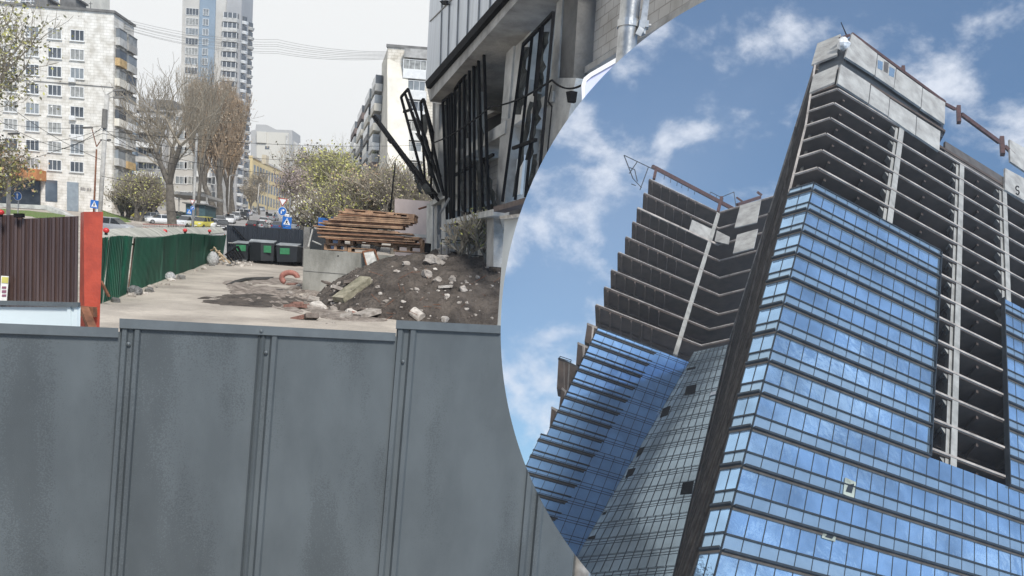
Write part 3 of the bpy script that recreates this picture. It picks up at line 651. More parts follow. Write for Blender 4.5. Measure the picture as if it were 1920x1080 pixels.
# red corrugated hose
h = MB(); ctr = [(527, 515), (523, 510), (525, 503 + 4), (531, 508), (527, 516)]
pts = []
for i in range(40):
    t = i / 39; a = R_(150 + 190 * t); x = 541 + 17 * math.cos(a) ; y = 521 - 13 * math.sin(a) * (1.0) if t < 1 else 0
    pts.append(at(x, y, ground(541, 536).y - .2 + .3 * math.sin(t * 3)))
arc = []
for i in range(44):
    t = i / 43; a = R_(235 - 235 * t); arc.append(at(543 + 15 * math.cos(a), 521 - 10 * math.sin(a), 33.2))
for i, (a_, b_) in enumerate(zip(arc[:-1], arc[1:])): r_ = .115 if i % 2 else .095; h.tube(a_, b_, r_, r_, 12)
h.build('corrugated_hose', mat('red_hose', (.40, .17, .13), .6, var=.3, scale=5), label='curled red corrugated hose in the dug-up strip', cat='hose')
# flat black sheet: the shade of a crevice put in as colour
m = MB(); P0_ = ground(432, 536); 
m.prism([ground(424, 535) + Zv * .02, ground(440, 529) + Zv * .05, ground(460, 524) + Zv * .06, ground(488, 523.5) + Zv * .08, ground(513, 522) + Zv * .06, ground(509, 524.5) + Zv * .02, ground(480, 526) + Zv * .02, ground(462, 526.5) + Zv * .02, ground(445, 531) + Zv * .02], (0, 0, .03)); m.build('crevice_shade', mat('crevice_black', (.035, .033, .03), .9), label='flat black sheet painting the shade of a crevice beside the dug-up strip', cat='painted shade')
# rubbish at the fence end: crate, frame, bags, debris
t = thing('broken_crate', at(410, 496, 50), 'broken pale wooden crate leaning by the green fence', 'crate')
for a_, b_ in (((396, 468), (409, 497)), ((401, 463), (421, 492)), ((408, 470), (432, 494)), ((394, 476), (412, 470)), ((397, 485), (415, 478)), ((400, 492), (418, 485)), ((395, 470), (404, 465))):
    m = MB(); m.bar(at(*a_, 50), at(*b_, 49.6), .09, .05); m.build('slat', M_woodp, t)
t = thing('slatted_crate', at(440, 492, 50), 'dark slatted frame tilted against the first bin', 'frame')
for k in range(6): m = MB(); m.bar(at(424 + k * 4.2, 477 - k * 2.8, 50.2), at(434 + k * 4.6, 490 - k * 1.4, 49.8), .10, .05); m.build('slat', M_steel, t)
m = MB(); m.bar(at(422, 478, 50.2), at(446, 462, 50.2), .10, .07); m.bar(at(446, 462, 50.2), at(456, 482, 49.8), .1, .07); m.build('frame', M_steel, t)
rr = random.Random(6)
for i in range(60):
    x, y = rr.uniform(392, 470), rr.uniform(484, 500); P = ground(x, y); rock(P, rr.uniform(.06, .22), rr, mt=rr.choice([M_rock, M_rockw, M_concd]), lab='lump of rubble in the litter by the bins')
for i in range(26):
    u = rr.random(); x = 200 + 190 * u; P = GP.px(x, gbot(x) + 1, .1); P.z = gz(P.y); P = P + Vector((rr.uniform(.1, .5), 0, 0)); rock(P, rr.uniform(.05, .2), rr, mt=rr.choice([M_rock, M_rockw, M_concd]), lab='lump of rubble along the foot of the green fence')
m = MB(); P = ground(252, 552); m.ball(P + Vector((0, 0, .12)), .2, seg=14, rings=8, sq=(1.3, 1, .9), jit=.12, rnd=rr); m.build('rubbish_bag', mat('grey_bag', (.20, .20, .20), .5, var=.4, scale=8, bump=1, bscale=12), smooth=True, label='grey rubbish bag at the foot of the green fence', cat='bag')
m = MB(); P = ground(318, 524); m.ball(P + Vector((0, 0, .12)), .2, seg=14, rings=8, sq=(1.2, 1, 1), jit=.15, rnd=rr); m.build('rubbish_bag', mat('white_bag', (.5, .5, .5), .5, var=.3, scale=8, bump=1, bscale=12), smooth=True, label='pale rubbish bag further along the green fence', cat='bag')
m = MB(); P = ground(399, 496); m.ball(P + Vector((0, 0, .3)), .42, seg=14, rings=8, sq=(.8, 1, 1.1), jit=.1, rnd=rr); m.build('rubbish_bag', MATS['white_bag'], smooth=True, label='large white bag beside the broken crate', cat='bag')
# ------------------------------------------------------------------ unfinished building on the right of the street
UC = at(800, 160, 50); UD = -ray(496, 504).normalized()
UP = Plane(UC, UD, Zv); UP.n = Vector((UP.n.x, UP.n.y, 0)).normalized()
if UP.n.x > 0: UP.n = -UP.n
ub = thing('unfinished_building', UP.px(830, 470), 'unfinished concrete building with silver cladding on top and open bays', 'building')
def ups(name, pts, o0, o1, m_, mbx=None):
    """slab between facade offsets o0 (outer) and o1 (inner), outline in the facade plane"""
    b_ = mbx or MB(); n = len(pts); A_ = [UP.px(x, y, o0) for x, y in pts]; b_.prism(A_, UP.n * (o1 - o0))
    if mbx: return
    return cut(b_.build(name, m_, ub))
M_block = brickmat('aerated_block', tuple(Vector((UD.x, UD.y, 0)).normalized()), (0, 0, 1), (0.50, .48, .45), (.30, .28, .26), .62, .30, .018)
M_clad = mat('silver_cladding', (0.50, .53, .57), 0.35, .55, var=.18, scale=.8, streak=(3, 3, .15))
# silver cladding above
ups('cladding', [(809, -60), (798, 155), (935, 2), (990, -60)], .9, .6, M_clad)
m = MB()
for i, x in enumerate((826, 840, 857, 876, 897, 918)):
    yb = 155 - (x - 798) * 1.12; m.bar(UP.px(x + 4, -60, .93), UP.px(x - 1, yb, .93), .05, .05)
m.bar(UP.px(806, 40, .93), UP.px(905, -60, .93), .04, .04)
cut(m.build('cladding_seam', M_conc, ub))
ups('vent', [(824, 2), (829, 9), (838, 8), (836, 0)], 1.05, .9, M_steel)
# eave
ups('eave', [(797, 154), (800, 166), (942, 2), (1000, -66), (990, -75), (934, -4)], 1.5, .3, M_steel)
ups('eave_slab', [(801, 167), (806, 190), (952, 22), (1025, -60), (1003, -66), (942, 2)], 1.3, -3.0, M_conc)
ups('roof_beam', [(806, 191), (826, 196), (960, 46), (1040, -45), (1025, -60), (952, 23)], .12, -.4, M_concl)
# back of the bays near-black, their shade put into its colour; upper floor slab
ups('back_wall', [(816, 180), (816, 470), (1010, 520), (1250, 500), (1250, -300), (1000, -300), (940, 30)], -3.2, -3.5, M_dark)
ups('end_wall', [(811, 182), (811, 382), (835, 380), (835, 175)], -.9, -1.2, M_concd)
def colm(tx0, tx1, ty, bx0, bx1, by, dep=.9, o=.0, nm='column', mm=None): ups(nm, [(tx0, ty), (tx1, ty), (bx1, by), (bx0, by)], o, o - dep, mm or M_concl)
colm(817, 824, 172, 814, 820, 372); colm(855, 864, 130, 850, 858, 395); colm(879, 885, 75, 874, 880, 300, .7)
colm(960, 1012, -20, 940, 940 + 22, 222, 1.3); colm(958, 972, -20, 940, 952, 222, 1.35, .08)
ups('column', [(940, 222), (962, 222), (953, 300), (945, 400), (928, 400), (934, 300)], .14, -1.3, M_conc)
colm(1046, 1056, -20, 1032, 1046, 146, .5, .1); ups('column', [(1056, -20), (1085, -20), (1075, 146), (1046, 146)], .05, -1.4, M_concd)
ups('column', [(1030, 146), (1080, 146), (1050, 300), (1000, 420), (985, 420), (1020, 250)], .12, -1.4, M_concl)
# shaded flanks of the main piers
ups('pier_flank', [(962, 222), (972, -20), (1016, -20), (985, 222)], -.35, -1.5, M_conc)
# block walls
ups('block_wall', [(1082, -120), (1072, 140), (1160, 84), (1330, -20), (1400, -120)], -.55, -1.0, M_block)
ups('lintel', [(1071, 141), (1073, 152), (1160, 96), (1345, -14), (1400, -60), (1330, -21), (1160, 85)], -.3, -1.8, M_conc)
ups('block_wall', [(890, 102), (888, 228), (935, 205), (944, 60)], -2.4, -2.8, M_block)
ups('block_wall', [(1000, 60), (985, 190), (1040, 150), (1046, 20)], -3.0, -3.15, mat('shaded_block', (.20, .19, .18), .9, var=.3, scale=1.2))  # darker copy of the block, the bay's shade put into its colour
ups('block_wall', [(850, 320), (848, 395), (930, 372), (940, 262)], -1.2, -1.6, M_block)
ups('block_wall', [(958, 220), (950, 372), (1005, 355), (1030, 180)], -1.0, -1.5, M_block)
# floor slab with light edge, ground floor ledge, lower frame
ups('floor_slab', [(840, 296), (842, 312), (946, 250), (948, 226)], .2, -4.5, M_concl)
ups('floor_slab', [(962, 218), (960, 236), (1035, 190), (1036, 170)], .2, -4.5, M_concl)
ups('ledge', [(806, 378), (838, 362), (838, 368), (808, 386)], .5, -2, M_concl)
ups('ledge', [(836, 413), (837, 421), (925, 404), (925, 392)], 1.2, -2.5, M_concl)
ups('steel_ledge', [(925, 388), (926, 397), (1010, 374), (1012, 362)], 1.3, .9, mat('brown_steel', (.10, .07, .06), .6, var=.4, scale=4))
ups('shutter_wall', [(928, 400), (928, 425), (1000, 410), (1000, 378)], .6, .3, mat('dark_shutter', (.06, .06, .065), .6, var=.3))
for (a_, b_, ty, by) in ((800, 812, 382, 474), (814, 820, 380, 474), (828, 836, 372, 470), (913, 926, 400, 500)): ups('column', [(a_, ty), (b_, ty - 2), (b_ - 1, by), (a_ - 1, by)], .3 if a_ < 900 else .9, -.5 if a_ < 900 else .55, M_concl if a_ in (800, 828) else M_conc)
ups('lower_wall', [(836, 421), (836, 478), (990, 505), (1000, 400)], -1.2, -1.5, M_concd)
ups('lower_pier', [(896, 415), (896, 490), (912, 492), (912, 408)], .1, -1, M_conc); ups('lower_pier', [(874, 420), (874, 488), (881, 489), (881, 418)], -.2, -1, M_concl)
ups('end_pier', [(812, 385), (812, 480), (836, 478), (836, 380)], -.4, -.8, M_conc)
# cast formwork boards on the pier, small wall lamp, rebar stubs
m = MB()
for (x, y, dx) in ((940, 28, 8), (936, 34, 10), (925, 66, 20), (908, 74, 32), (905, 83, 35), (867, 120, 8)): m.tube(UP.px(x - dx, y + 2, .3), UP.px(x, y, .3), .02, n=5)
m.tube(UP.px(941, 15, .3), UP.px(939, 30, .3), .02, n=5); m.tube(UP.px(907, 60, .3), UP.px(906, 73, .3), .02, n=5)
cut(m.build('rebar_stub', M_rust, ub))
m = MB(); m.prism([UP.px(x, y, .5) for x, y in ((1073, 174), (1083, 172), (1080, 192), (1076, 194))], UP.n * .2); cut(m.build('wall_lamp', M_steel, ub))
# steel frames with torn mesh
M_mesh = mat('torn_dark_mesh', (0.012, .017, .017), .85, var=.5, scale=2, bump=.5, bscale=4)
def sframe(label, bars, clothes=(), w=.11, off=.8, grp='bent steel frames on the unfinished facade'):
    t = thing('facade_scaffold', UP.px(*bars[0][1], off), label, 'frame', grp)
    m = MB()
    for b_ in bars:
        p, q = b_[0], b_[1]; o0 = b_[2] if len(b_) > 2 else off; o1 = b_[3] if len(b_) > 3 else off; k = 5; prev = None
        for i in range(k + 1):
            u = i / k; c = UP.px(p[0] + (q[0] - p[0]) * u, p[1] + (q[1] - p[1]) * u, o0 + (o1 - o0) * u)
            if prev: m.bar(prev, c, w, w)
            prev = c
    cut(m.build('frame', M_steel, t))
    for c in clothes:
        m = MB(); n = len(c) // 2; A_ = [UP.px(x, y, off - .15 + .1 * math.sin(min(i, 2 * n - 1 - i) * 1.1)) for i, (x, y) in enumerate(c)]
        for i in range(n - 1): m.poly([A_[i], A_[i + 1], A_[2 * n - 2 - i], A_[2 * n - 1 - i]])
        cut(m.build('torn_mesh', M_mesh, t))
    return t
rn = random.Random(5)
def rag(x0, y0, x1, y1, w0, w1, n=9):
    L = []; Rr = []
    for i in range(n + 1):
        u = i / n; x = x0 + (x1 - x0) * u; y = y0 + (y1 - y0) * u; w = w0 + (w1 - w0) * u; L.append((x + rn.uniform(-1.5, 1.5), y)); Rr.append((x + w * rn.uniform(.55, 1.15), y + rn.uniform(-3, 3)))
    return L + Rr[::-1]
sframe('fallen steel frame lying diagonally from the lower ledge towards the street', [((699, 219), (812, 372), 2.5, .8), ((704, 218), (822, 376), 2.4, .7), ((699, 219), (704, 217), 2.5, 2.4), ((711, 232), (819, 366), 2.4, .7), ((728, 262), (733, 268), 2, 2)], [rag(714, 242, 760, 305, 8, 12), rag(760, 306, 800, 365, 10, 16), rag(776, 334, 786, 362, 7, 10)], off=1.2)
sframe('steel frame leaning out in two long legs, second from the left', [((752, 182), (797, 350), 2.2, 1), ((765, 167), (833, 366), 2.1, .8), ((752, 182), (765, 167), 2.2, 2.1), ((760, 177), (823, 360), 2.1, .9), ((757, 210), (772, 205), 2, 2)], [rag(771, 210, 800, 300, 6, 7), rag(779, 250, 818, 330, 4, 12)], off=1.1)
sframe('narrow pointed steel frame standing by the end column', [((789, 192), (797, 345), 1.6, 1), ((794, 186), (812, 250), 1.6, 1.2), ((789, 192), (794, 186), 1.6, 1.6), ((812, 250), (808, 350), 1.2, 1), ((797, 200), (830, 358), 1.5, 1)], [rag(791, 215, 802, 330, 8, 8)], off=1)
sframe('upright steel frame in the first open bay', [((830, 190), (838, 410)), ((838, 183), (845, 411)), ((847, 178), (851, 408)), ((830, 190), (848, 176)), ((843, 180), (848, 410))], [rag(831, 195, 839, 400, 7, 8, 14), rag(840, 185, 845, 405, 6, 8, 14)])
sframe('wide steel frame with slanting top bar in the middle bays', [((853, 168), (851, 404)), ((853, 168), (906, 90)), ((862, 156), (860, 405)), ((870, 145), (872, 402)), ((880, 130), (882, 400)), ((888, 116), (890, 398)), ((897, 104), (905, 396)), ((907, 88), (916, 395)), ((850, 330), (925, 290), .5, .5)], [rag(868, 150, 872, 260, 9, 8, 9), rag(888, 115, 897, 300, 12, 12, 12), rag(890, 300, 900, 392, 12, 14), rag(853, 172, 852, 280, 7, 4), rag(861, 300, 865, 395, 5, 10)])
sframe('large steel frame with torn mesh hanging across the second wide bay', [((981, 84), (942, 378)), ((981, 84), (1038, 24)), ((998, 66), (966, 375)), ((1018, 46), (985, 370)), ((1038, 24), (1008, 365)), ((1014, 52), (1002, 180)), ((962, 278), (1005, 262), .8, .8)], [rag(982, 88, 963, 215, 14, 20, 10), rag(1013, 60, 1000, 170, 16, 18, 10), rag(1008, 175, 985, 300, 14, 16, 10), rag(992, 190, 960, 370, 12, 8, 10), rag(1000, 290, 985, 365, 10, 12)], w=.10)
for i, (x0, y0, x1, y1) in enumerate(((905, 300, 925, 392), (880, 340, 896, 395))):
    m = MB(); n = rag(x0, y0, x1, y1, 10, 10); q_ = len(n) // 2; A_ = [UP.px(x, y, .4) for x, y in n]; [m.poly([A_[j], A_[j + 1], A_[2 * q_ - 2 - j], A_[2 * q_ - 1 - j]]) for j in range(q_ - 1)]; cut(m.build('mesh_scrap', M_mesh, label='scrap of dark torn mesh on the ledge, ' + ('nearer the grey cabin' if i == 0 else 'further from the grey cabin'), cat='mesh'))
# lower torn white panels
ups('pale_panel', [(868, 330), (866, 392), (878, 390), (880, 322)], -.2, -.3, M_concl); ups('pale_panel', [(968, 300), (960, 368), (975, 364), (982, 290)], -.2, -.3, M_frame)
ups('pale_panel', [(975, 190), (966, 268), (990, 258), (1003, 172)], -.2, -.3, M_concl)
# cables
def cable(pts, r, label, mt=None, sag=0, name='cable', c=False, grp=None):
    m = MB(); P = []
    for a_, b_ in zip(pts[:-1], pts[1:]):
        for i in range(12):
            u = i / 12; q = a_.lerp(b_, u); q.z -= sag * 4 * u * (1 - u); P.append(q)
    P.append(pts[-1]); m.path(P, r, 4); o = m.build(name, mt or M_steel, label=label, cat='cable', group=grp)
    if c: cut(o)
    return o
cable([UP.px(812, 268, 1.4), UP.px(920, 200, 1.4), UP.px(1035, 150, 1.2), UP.px(1090, 160, 1)], .03, 'black cable strung across the open bays of the unfinished building', c=True, sag=.15)
cable([UP.px(1034, 160, .5), UP.px(1028, 190, .5), UP.px(1035, 200, .5), UP.px(1027, 280, .5), UP.px(1026, 300, .5)], .03, 'black cable loop hanging down the concrete pier', c=True)
cable([UP.px(842, 372, 1.3), UP.px(826, 400, 1.5), UP.px(822, 440, 1.4), UP.px(829, 470, 1.4)], .06, 'grey hose hanging at the corner column of the unfinished building', M_conc)
# rail, shrubs, grey cabin
rt = thing('mesh_railing', at(880, 500, 33), 'thin dark steel railing above the soil heap', 'railing')
def rbar(m, a_, b_, w=.04): m.bar(at(*a_, 33), at(*b_, 33), w)
m = MB(); rbar(m, (828, 449), (938, 455)); rbar(m, (831, 454), (938, 460), .03); rbar(m, (870, 478), (938, 482), .03); m2 = m; cut(m.build('rail', M_steel, rt))
m = MB()
for i in range(9): x = 828 + i * 13; rbar(m, (x, 449 + i * .7), (x - 1, 482 + i * 3), .025)
for i in range(8): rbar(m, (872 + i * 9, 480), (871 + i * 9, 530), .018)
for i in range(4): rbar(m, (880, 490 + i * 9), (940, 492 + i * 9), .018)
rbar(m, (938, 470), (905, 520), .05); cut(m.build('baluster', M_steel, rt))
cb = thing('grey_cabin', at(960, 610, 21), 'pale grey sheet metal cabin corner at the right end of the site', 'cabin')
m = MB(); A_ = [at(946, 412, 21), at(1010, 405, 20), at(1000, 660, 20), at(930, 650, 21)]; m.prism(A_, (0, 2.5, 0)); cut(m.build('cabin_wall', mat('cabin_grey', (.48, .50, .49), .5, var=.12, scale=.8, streak=(2, 1, .3)), cb))
m = MB(); m.prism([at(936, 405, 20.7), at(1015, 396, 19.6), at(1015, 403, 19.6), at(938, 411, 20.7)], (0, 3, 0)); cut(m.build('cabin_roof', M_galv, cb))
# pale pink outbuilding
ob = thing('low_building', at(780, 460, 62), 'low pale pink rendered building behind the pallets', 'building')
m = MB(); m.prism([at(740, 372, 62), at(812, 378, 60), at(812, 490, 60), at(740, 490, 62)], (0, 6, 0)); m.build('wall', mat('pink_render', (.60, .50, .46), .85, var=.12, scale=.8), ob)
m = MB(); m.prism([at(742, 436, 61.5), at(812, 441, 59.7), at(812, 447, 59.7), at(742, 442, 61.5)], (0, .3, 0)); m.build('ledge', M_concl, ob)
m = MB(); m.bar(at(785, 392, 59), at(815, 383, 59), .5, .08); m.build('rusty_canopy', M_rust, ob)
m = MB(); m.bx(at(620, 405, 63).x, at(636, 405, 63).x, 63, 65, gz(63), at(625, 406, 63).z); m.build('cabin', mat('navy_cabin', (.03, .05, .09), .6), label='dark navy site hut behind the boards', cat='hut')
m = MB(); m.bx(at(597, 405, 62).x, at(610, 405, 62).x, 62, 63, gz(62), at(603, 408, 62).z); m.build('portable_toilet', mat('blue_plastic', (.02, .12, .38), .5), label='bright blue portable cabin right of the street', cat='cabin')

# ------------------------------------------------------------------ apartment blocks
M_tile = brickmat('pale_tile_wall', (1, 0, 0), (0, 0, 1), (0.76, .73, .67), (.56, .53, .47), .95, .42, .03, var=.10)
M_pan = mat('cream_render', (0.70, .66, .57), .85, var=.15, scale=.5)
def window(root, c, w, h, ex, n, frame=M_frame, glass=M_glass, panes=3, sill=True, ins=.12):
    """window part with its own frame sub-part; c centre on the wall, ex along the wall, n outwards"""
    m = MB(); m.box(c - n * .04, ex * w / 2, Zv * h / 2, n * .05); o = sub(m.build('window', glass, root))
    m = MB(); f = .045
    for s in (-1, 1): m.box(c + ex * s * (w / 2) + n * .03, ex * f, Zv * (h / 2 + f), n * .06); m.box(c + Zv * s * (h / 2) + n * .03, ex * (w / 2 - f), Zv * f, n * .058)
    for k in range(1, panes): m.box(c + ex * (w * (k / panes - .5)) + n * .03, ex * f * .7, Zv * (h / 2 - f), n * .05)
    if sill: m.box(c - Zv * (h / 2 + .12) + n * .08, ex * (w / 2 + .15), Zv * .04, n * .16)
    m.build('frame', frame, o); return o
def aircon(root, c, n):
    m = MB(); ex = n.cross(Zv).normalized(); m.box(c + n * .25, ex * .45, Zv * .32, n * .25); m.tube(c + n * .5 - ex * .1, c + n * .53 - ex * .1, .22, n=12); m.build('air_conditioner', M_frame, root)
glv = [mat('glass_a', (0.10, .11, .12), .1, var=.4, scale=.4), mat('glass_curtain', (.32, .32, .30), .25, var=.4, scale=1.5), mat('glass_grey', (.24, .26, .27), .12, var=.3, scale=.5)]
YA = 125.0; AP = Plane(at(215, 25, YA), (1, 0, 0), Zv); nA = Vector((0, -1, 0))
A0 = at(212, 400, YA)
ba = thing('apartment_block', A0, 'white tiled nine-storey apartment block at the left edge', 'building')
zt = at(215, 25, YA).z; xr = at(212, 200, YA).x; xl = at(-150, 0, YA).x
m = MB(); m.bx(xl, xr, YA, YA + 6.2, gz(YA) - 3, zt); m.build('wall', M_tile, ba)
m = MB(); m.bx(xl - .2, xr + .25, YA - .25, YA + 6.4, zt, zt + .35); m.build('roof_edge', M_concd, ba)
zl = [at(150 - i * .8, y, YA).z for i, y in enumerate((67, 103, 138, 173, 210, 243, 279, 313))]
cols = [at(x, y, YA).x for x, y in ((145, 173), (103, 170), (61, 168), (20, 165), (-24, 160), (-66, 155))]
rnd = random.Random(21)
for r, z in enumerate(zl):
    for c, X in enumerate(cols):
        if r == 7 and c > 2: continue
        window(ba, Vector((X - 8 * .0, YA, z)), 2.0, 1.5, Vector((1, 0, 0)), nA, glass=rnd.choice(glv), panes=3)
for (x, y) in ((137, 151), (138, 222), (141, 258), (153, 260), (12, 142)): aircon(ba, at(x, y, YA - .02), nA)
m = MB(); m.bx(xl, xr + .02, YA - .06, YA - .01, at(150, 158, YA).z, at(150, 160, YA).z); m.build('band', M_concd, ba)
m = MB(); m.bx(at(127, 0, YA).x, at(149, 0, YA).x, YA - .12, YA - .02, at(140, 396, YA).z, at(140, 342, YA).z); o = m.build('door', mat('grey_door', (.25, .29, .32), .5, var=.15), ba)
m = MB(); m.bx(at(85, 0, YA).x, at(108, 0, YA).x, YA - .1, YA - .02, at(97, 378, YA).z, at(97, 338, YA).z); m.build('shop_window', M_glass, ba)
m = MB(); m.bx(at(-150, 0, YA).x, at(76, 0, YA).x, YA - .3, YA - .1, at(40, 384, YA).z, at(40, 334, YA).z); m.build('shop_window', mat('shop_glass', (.03, .035, .04), .12, var=.4), ba)
m = MB(); m.bx(at(36, 0, YA).x, at(87, 0, YA).x, YA - 2.6, YA - .1, at(60, 338, YA).z, at(60, 319, YA).z); m.build('awning', mat('orange_fascia', (.48, .20, .07), .6, var=.15), ba)
m = MB()
for i, x in enumerate((153, 156.5, 160, 165, 171, 180)):
    m.bx(at(x, 0, YA).x, at(x + (2.4 if i != 3 else 4), 0, YA).x, YA - .12, YA - .02, at(x, 356 + i * .5, YA).z, at(x, 351 + i * .5, YA).z)
m.build('sign_letters', mat('faded_letters', (.3, .28, .26), .7), ba)
# right end of the block with the balconies
eA = Vector((0, 1, 0)); AE = Plane(Vector((xr, YA, 0)), eA, Zv); nE = Vector((1, 0, 0))
for r in range(10):
    zz_ = zt - 3.3 - r * 2.93
    for q, (u0, u1) in enumerate(((.5, 2.7), (3.3, 6.0))):
        c0 = Vector((xr, YA, 0)) + Vector((eA.x, eA.y, 0)) * (u0 / Vector((eA.x, eA.y, 0)).length); c1 = Vector((xr, YA, 0)) + Vector((eA.x, eA.y, 0)) * (u1 / Vector((eA.x, eA.y, 0)).length)
        o_ = Vector((.7, 0, 0)); zb = zz_ - 1.0; m = MB()
        if zb < gz(YA): continue
        m.prism([c0 + Zv * zb, c0 + o_ + Zv * zb, c1 + o_ + Zv * zb, c1 + Zv * zb], (0, 0, 1.1)); col_ = rnd.choice([M_pan, M_concl, M_conc, mat('ochre_panel', (.55, .38, .18), .8), M_frame])
        o = sub(m.build('balcony', col_, ba)); m = MB(); m.prism([c0 + Zv * (zb + 1.1) + o_ * .05, c0 + o_ * .9 + Zv * (zb + 1.1), c1 + o_ * .9 + Zv * (zb + 1.1), c1 + Zv * (zb + 1.1) + o_ * .05], (0, 0, 1.2)); m.build('glazing', rnd.choice(glv), o)
        m = MB(); m.prism([c0 + Zv * (zb + 2.31), c0 + o_ + Zv * (zb + 2.31), c1 + o_ + Zv * (zb + 2.31), c1 + Zv * (zb + 2.31)], (0, 0, .12)); m.build('balcony_roof', M_concd, o)
# roof huts and masts, with the higher block behind
m = MB()
for (x, w) in ((84, 22), (134, 26)): p = at(x, 14, YA + 3); m.bx(p.x - w * .045, p.x + w * .045, YA + 2, YA + 5, zt - .5, p.z + 1); m.bx(p.x - w * .055, p.x + w * .055, YA + 1.8, YA + 5.2, p.z + 1.0, p.z + 1.25)
m.build('roof_hut', M_concd, ba)
m = MB(); p = at(170, 20, YA + 4); m.tube(p - Zv, p + Zv * 1.3, .04); m.bar(p + Vector((-.3, 0, 1)), p + Vector((.3, 0, 1)), .05); m.build('antenna', M_steel, ba)
bb_ = thing('apartment_block', at(60, 20, 190), 'pale high-rise rising behind the roof of the white tiled block', 'building')
m = MB(); m.bx(at(-60, 0, 190).x, at(112, 0, 190).x, 190, 205, gz(190), at(60, -60, 190).z); m.bx(at(112, 0, 190).x, at(142, 0, 190).x, 193, 205, gz(190), at(60, -60, 190).z); m.build('wall', M_pan, bb_)
for x in (-20, 20, 48, 58, 75, 101, 120, 133):
    for y in (-22, -4, 9): window(bb_, at(x, y, 189.9 if x < 112 else 192.9), 2.2, 1.5, Vector((1, 0, 0)), nA, panes=2, glass=glv[2])

# high tower of the district
YT = 240.0
tt = thing('high_rise', at(400, 400, YT), 'very tall beige and blue residential tower beyond the bare trees', 'building')
Mb = mat('beige_render', (0.50, .48, .44), .85, var=.12, scale=.2); Mbl = mat('blue_render', (0.21, .27, .33), .8, col2=(.15, .20, .25), scale=.06); Mgy = mat('grey_render', (0.36, .36, .36), .8, var=.1, scale=.2)
def vs_(x0, x1, dy, mm, nm='wall', par=tt, ytop=-60, ybot=420, Y=YT, dep=10):
    m = MB(); m.bx(at(x0, 200, Y).x, at(x1, 200, Y).x, Y + dy, Y + dep, at(x0, ybot, Y).z, at(x0, ytop, Y).z); return m.build(nm, mm, par)
vs_(338, 371, 0, Mb); vs_(371, 400, -.5, Mbl); vs_(400, 418, 0, Mb); vs_(418, 446, .5, Mgy)
k = 0; fh = at(360, 0, YT).z - at(360, 18.7, YT).z
for r in range(20):
    z = at(360, 22, YT).z - r * fh
    window(tt, Vector((at(357, 200, YT).x, YT - .05, z)), 3.6, 1.8, Vector((1, 0, 0)), nA, frame=M_steel if 0 else M_frame, glass=glv[r % 3], panes=4, sill=False)
    window(tt, Vector((at(383.5, 200, YT).x, YT - .6, z)), 1.6, 1.7, Vector((1, 0, 0)), nA, glass=glv[2], panes=2, sill=False)
    zc = z - fh * .35
    m = MB(); c = Vector((at(429, 200, YT).x, YT + .2, zc)); m.box(c + Vector((0, -.6, -.7)), (2.1, 0, 0), (0, .7, 0), (0, 0, .55)); o = sub(m.build('balcony', M_concl, tt))
    m = MB(); m.box(c + Vector((0, -.45, .6)), (2.0, 0, 0), (0, .6, 0), (0, 0, .72)); m.build('glazing', glv[0], o)
    m = MB(); [m.box(c + Vector((q, -1.06, .6)), (.07, 0, 0), (0, .04, 0), (0, 0, .72)) for q in (-1.9, -.7, .6, 1.9)]; m.build('frame', M_frame, o)
    for yy_ in (2.4, 7.6):
        m = MB(); c = Vector((at(446, 200, YT).x + .2, YT + yy_, zc)); m.tube(c - Zv * .8, c - Zv * .25, 1.0, 1.2, 12); m.tube(c - Zv * .25, c - Zv * .05, 1.25, 1.25, 12); o = sub(m.build('balcony', M_frame if yy_ < 5 else M_concl, tt)); m = MB(); m.tube(c - Zv * .05, c + Zv * 1.3, .8, .8, 10); m.build('glazing', glv[0], o)
# mid-rise with blue panels
YM = 170.0
mm_ = thing('apartment_block', at(300, 390, YM), 'grey and blue mid-rise block half hidden behind the big bare tree', 'building')
vs_(246, 266, 0, Mbl, par=mm_, ytop=218, ybot=425, Y=YM); vs_(265, 318, -1, Mgy, par=mm_, ytop=186, ybot=425, Y=YM); vs_(318, 372, 0, Mb, par=mm_, ytop=205, ybot=425, Y=YM); vs_(372, 404, -1.5, M_concl, par=mm_, ytop=212, ybot=425, Y=YM)
vs_(247, 330, -1.4, Mgy, nm='roof_edge', par=mm_, ytop=204, ybot=207, Y=YM); vs_(297, 332, -1.6, M_concd, nm='loggia', par=mm_, ytop=189, ybot=202, Y=YM)
for r in range(6):
    for j, (x, w, g_) in enumerate(((274, 3.2, 0), (290, 3.2, 0), (340, 2.4, 2), (356, 2.2, 1), (381, 1.9, 2), (394, 2.2, 0))):
        c = at(x, 226 + r * 28, YM - 1.55 if x > 370 else YM - 1.05 if x < 318 else YM - .05); window(mm_, c, w, 1.5, Vector((1, 0, 0)), nA, glass=glv[g_], panes=3, sill=False)
    for (x0, x1) in ((263, 300), (376, 402)):
        m = MB(); y = 238 + r * 28; m.bx(at(x0, y, YM).x, at(x1, y, YM).x, YM - 2.6, YM - 1.2, at(x0, y + 10, YM - 2).z, at(x0, y, YM - 2).z); m.build('balcony', M_frame if r % 2 else M_concl, mm_)
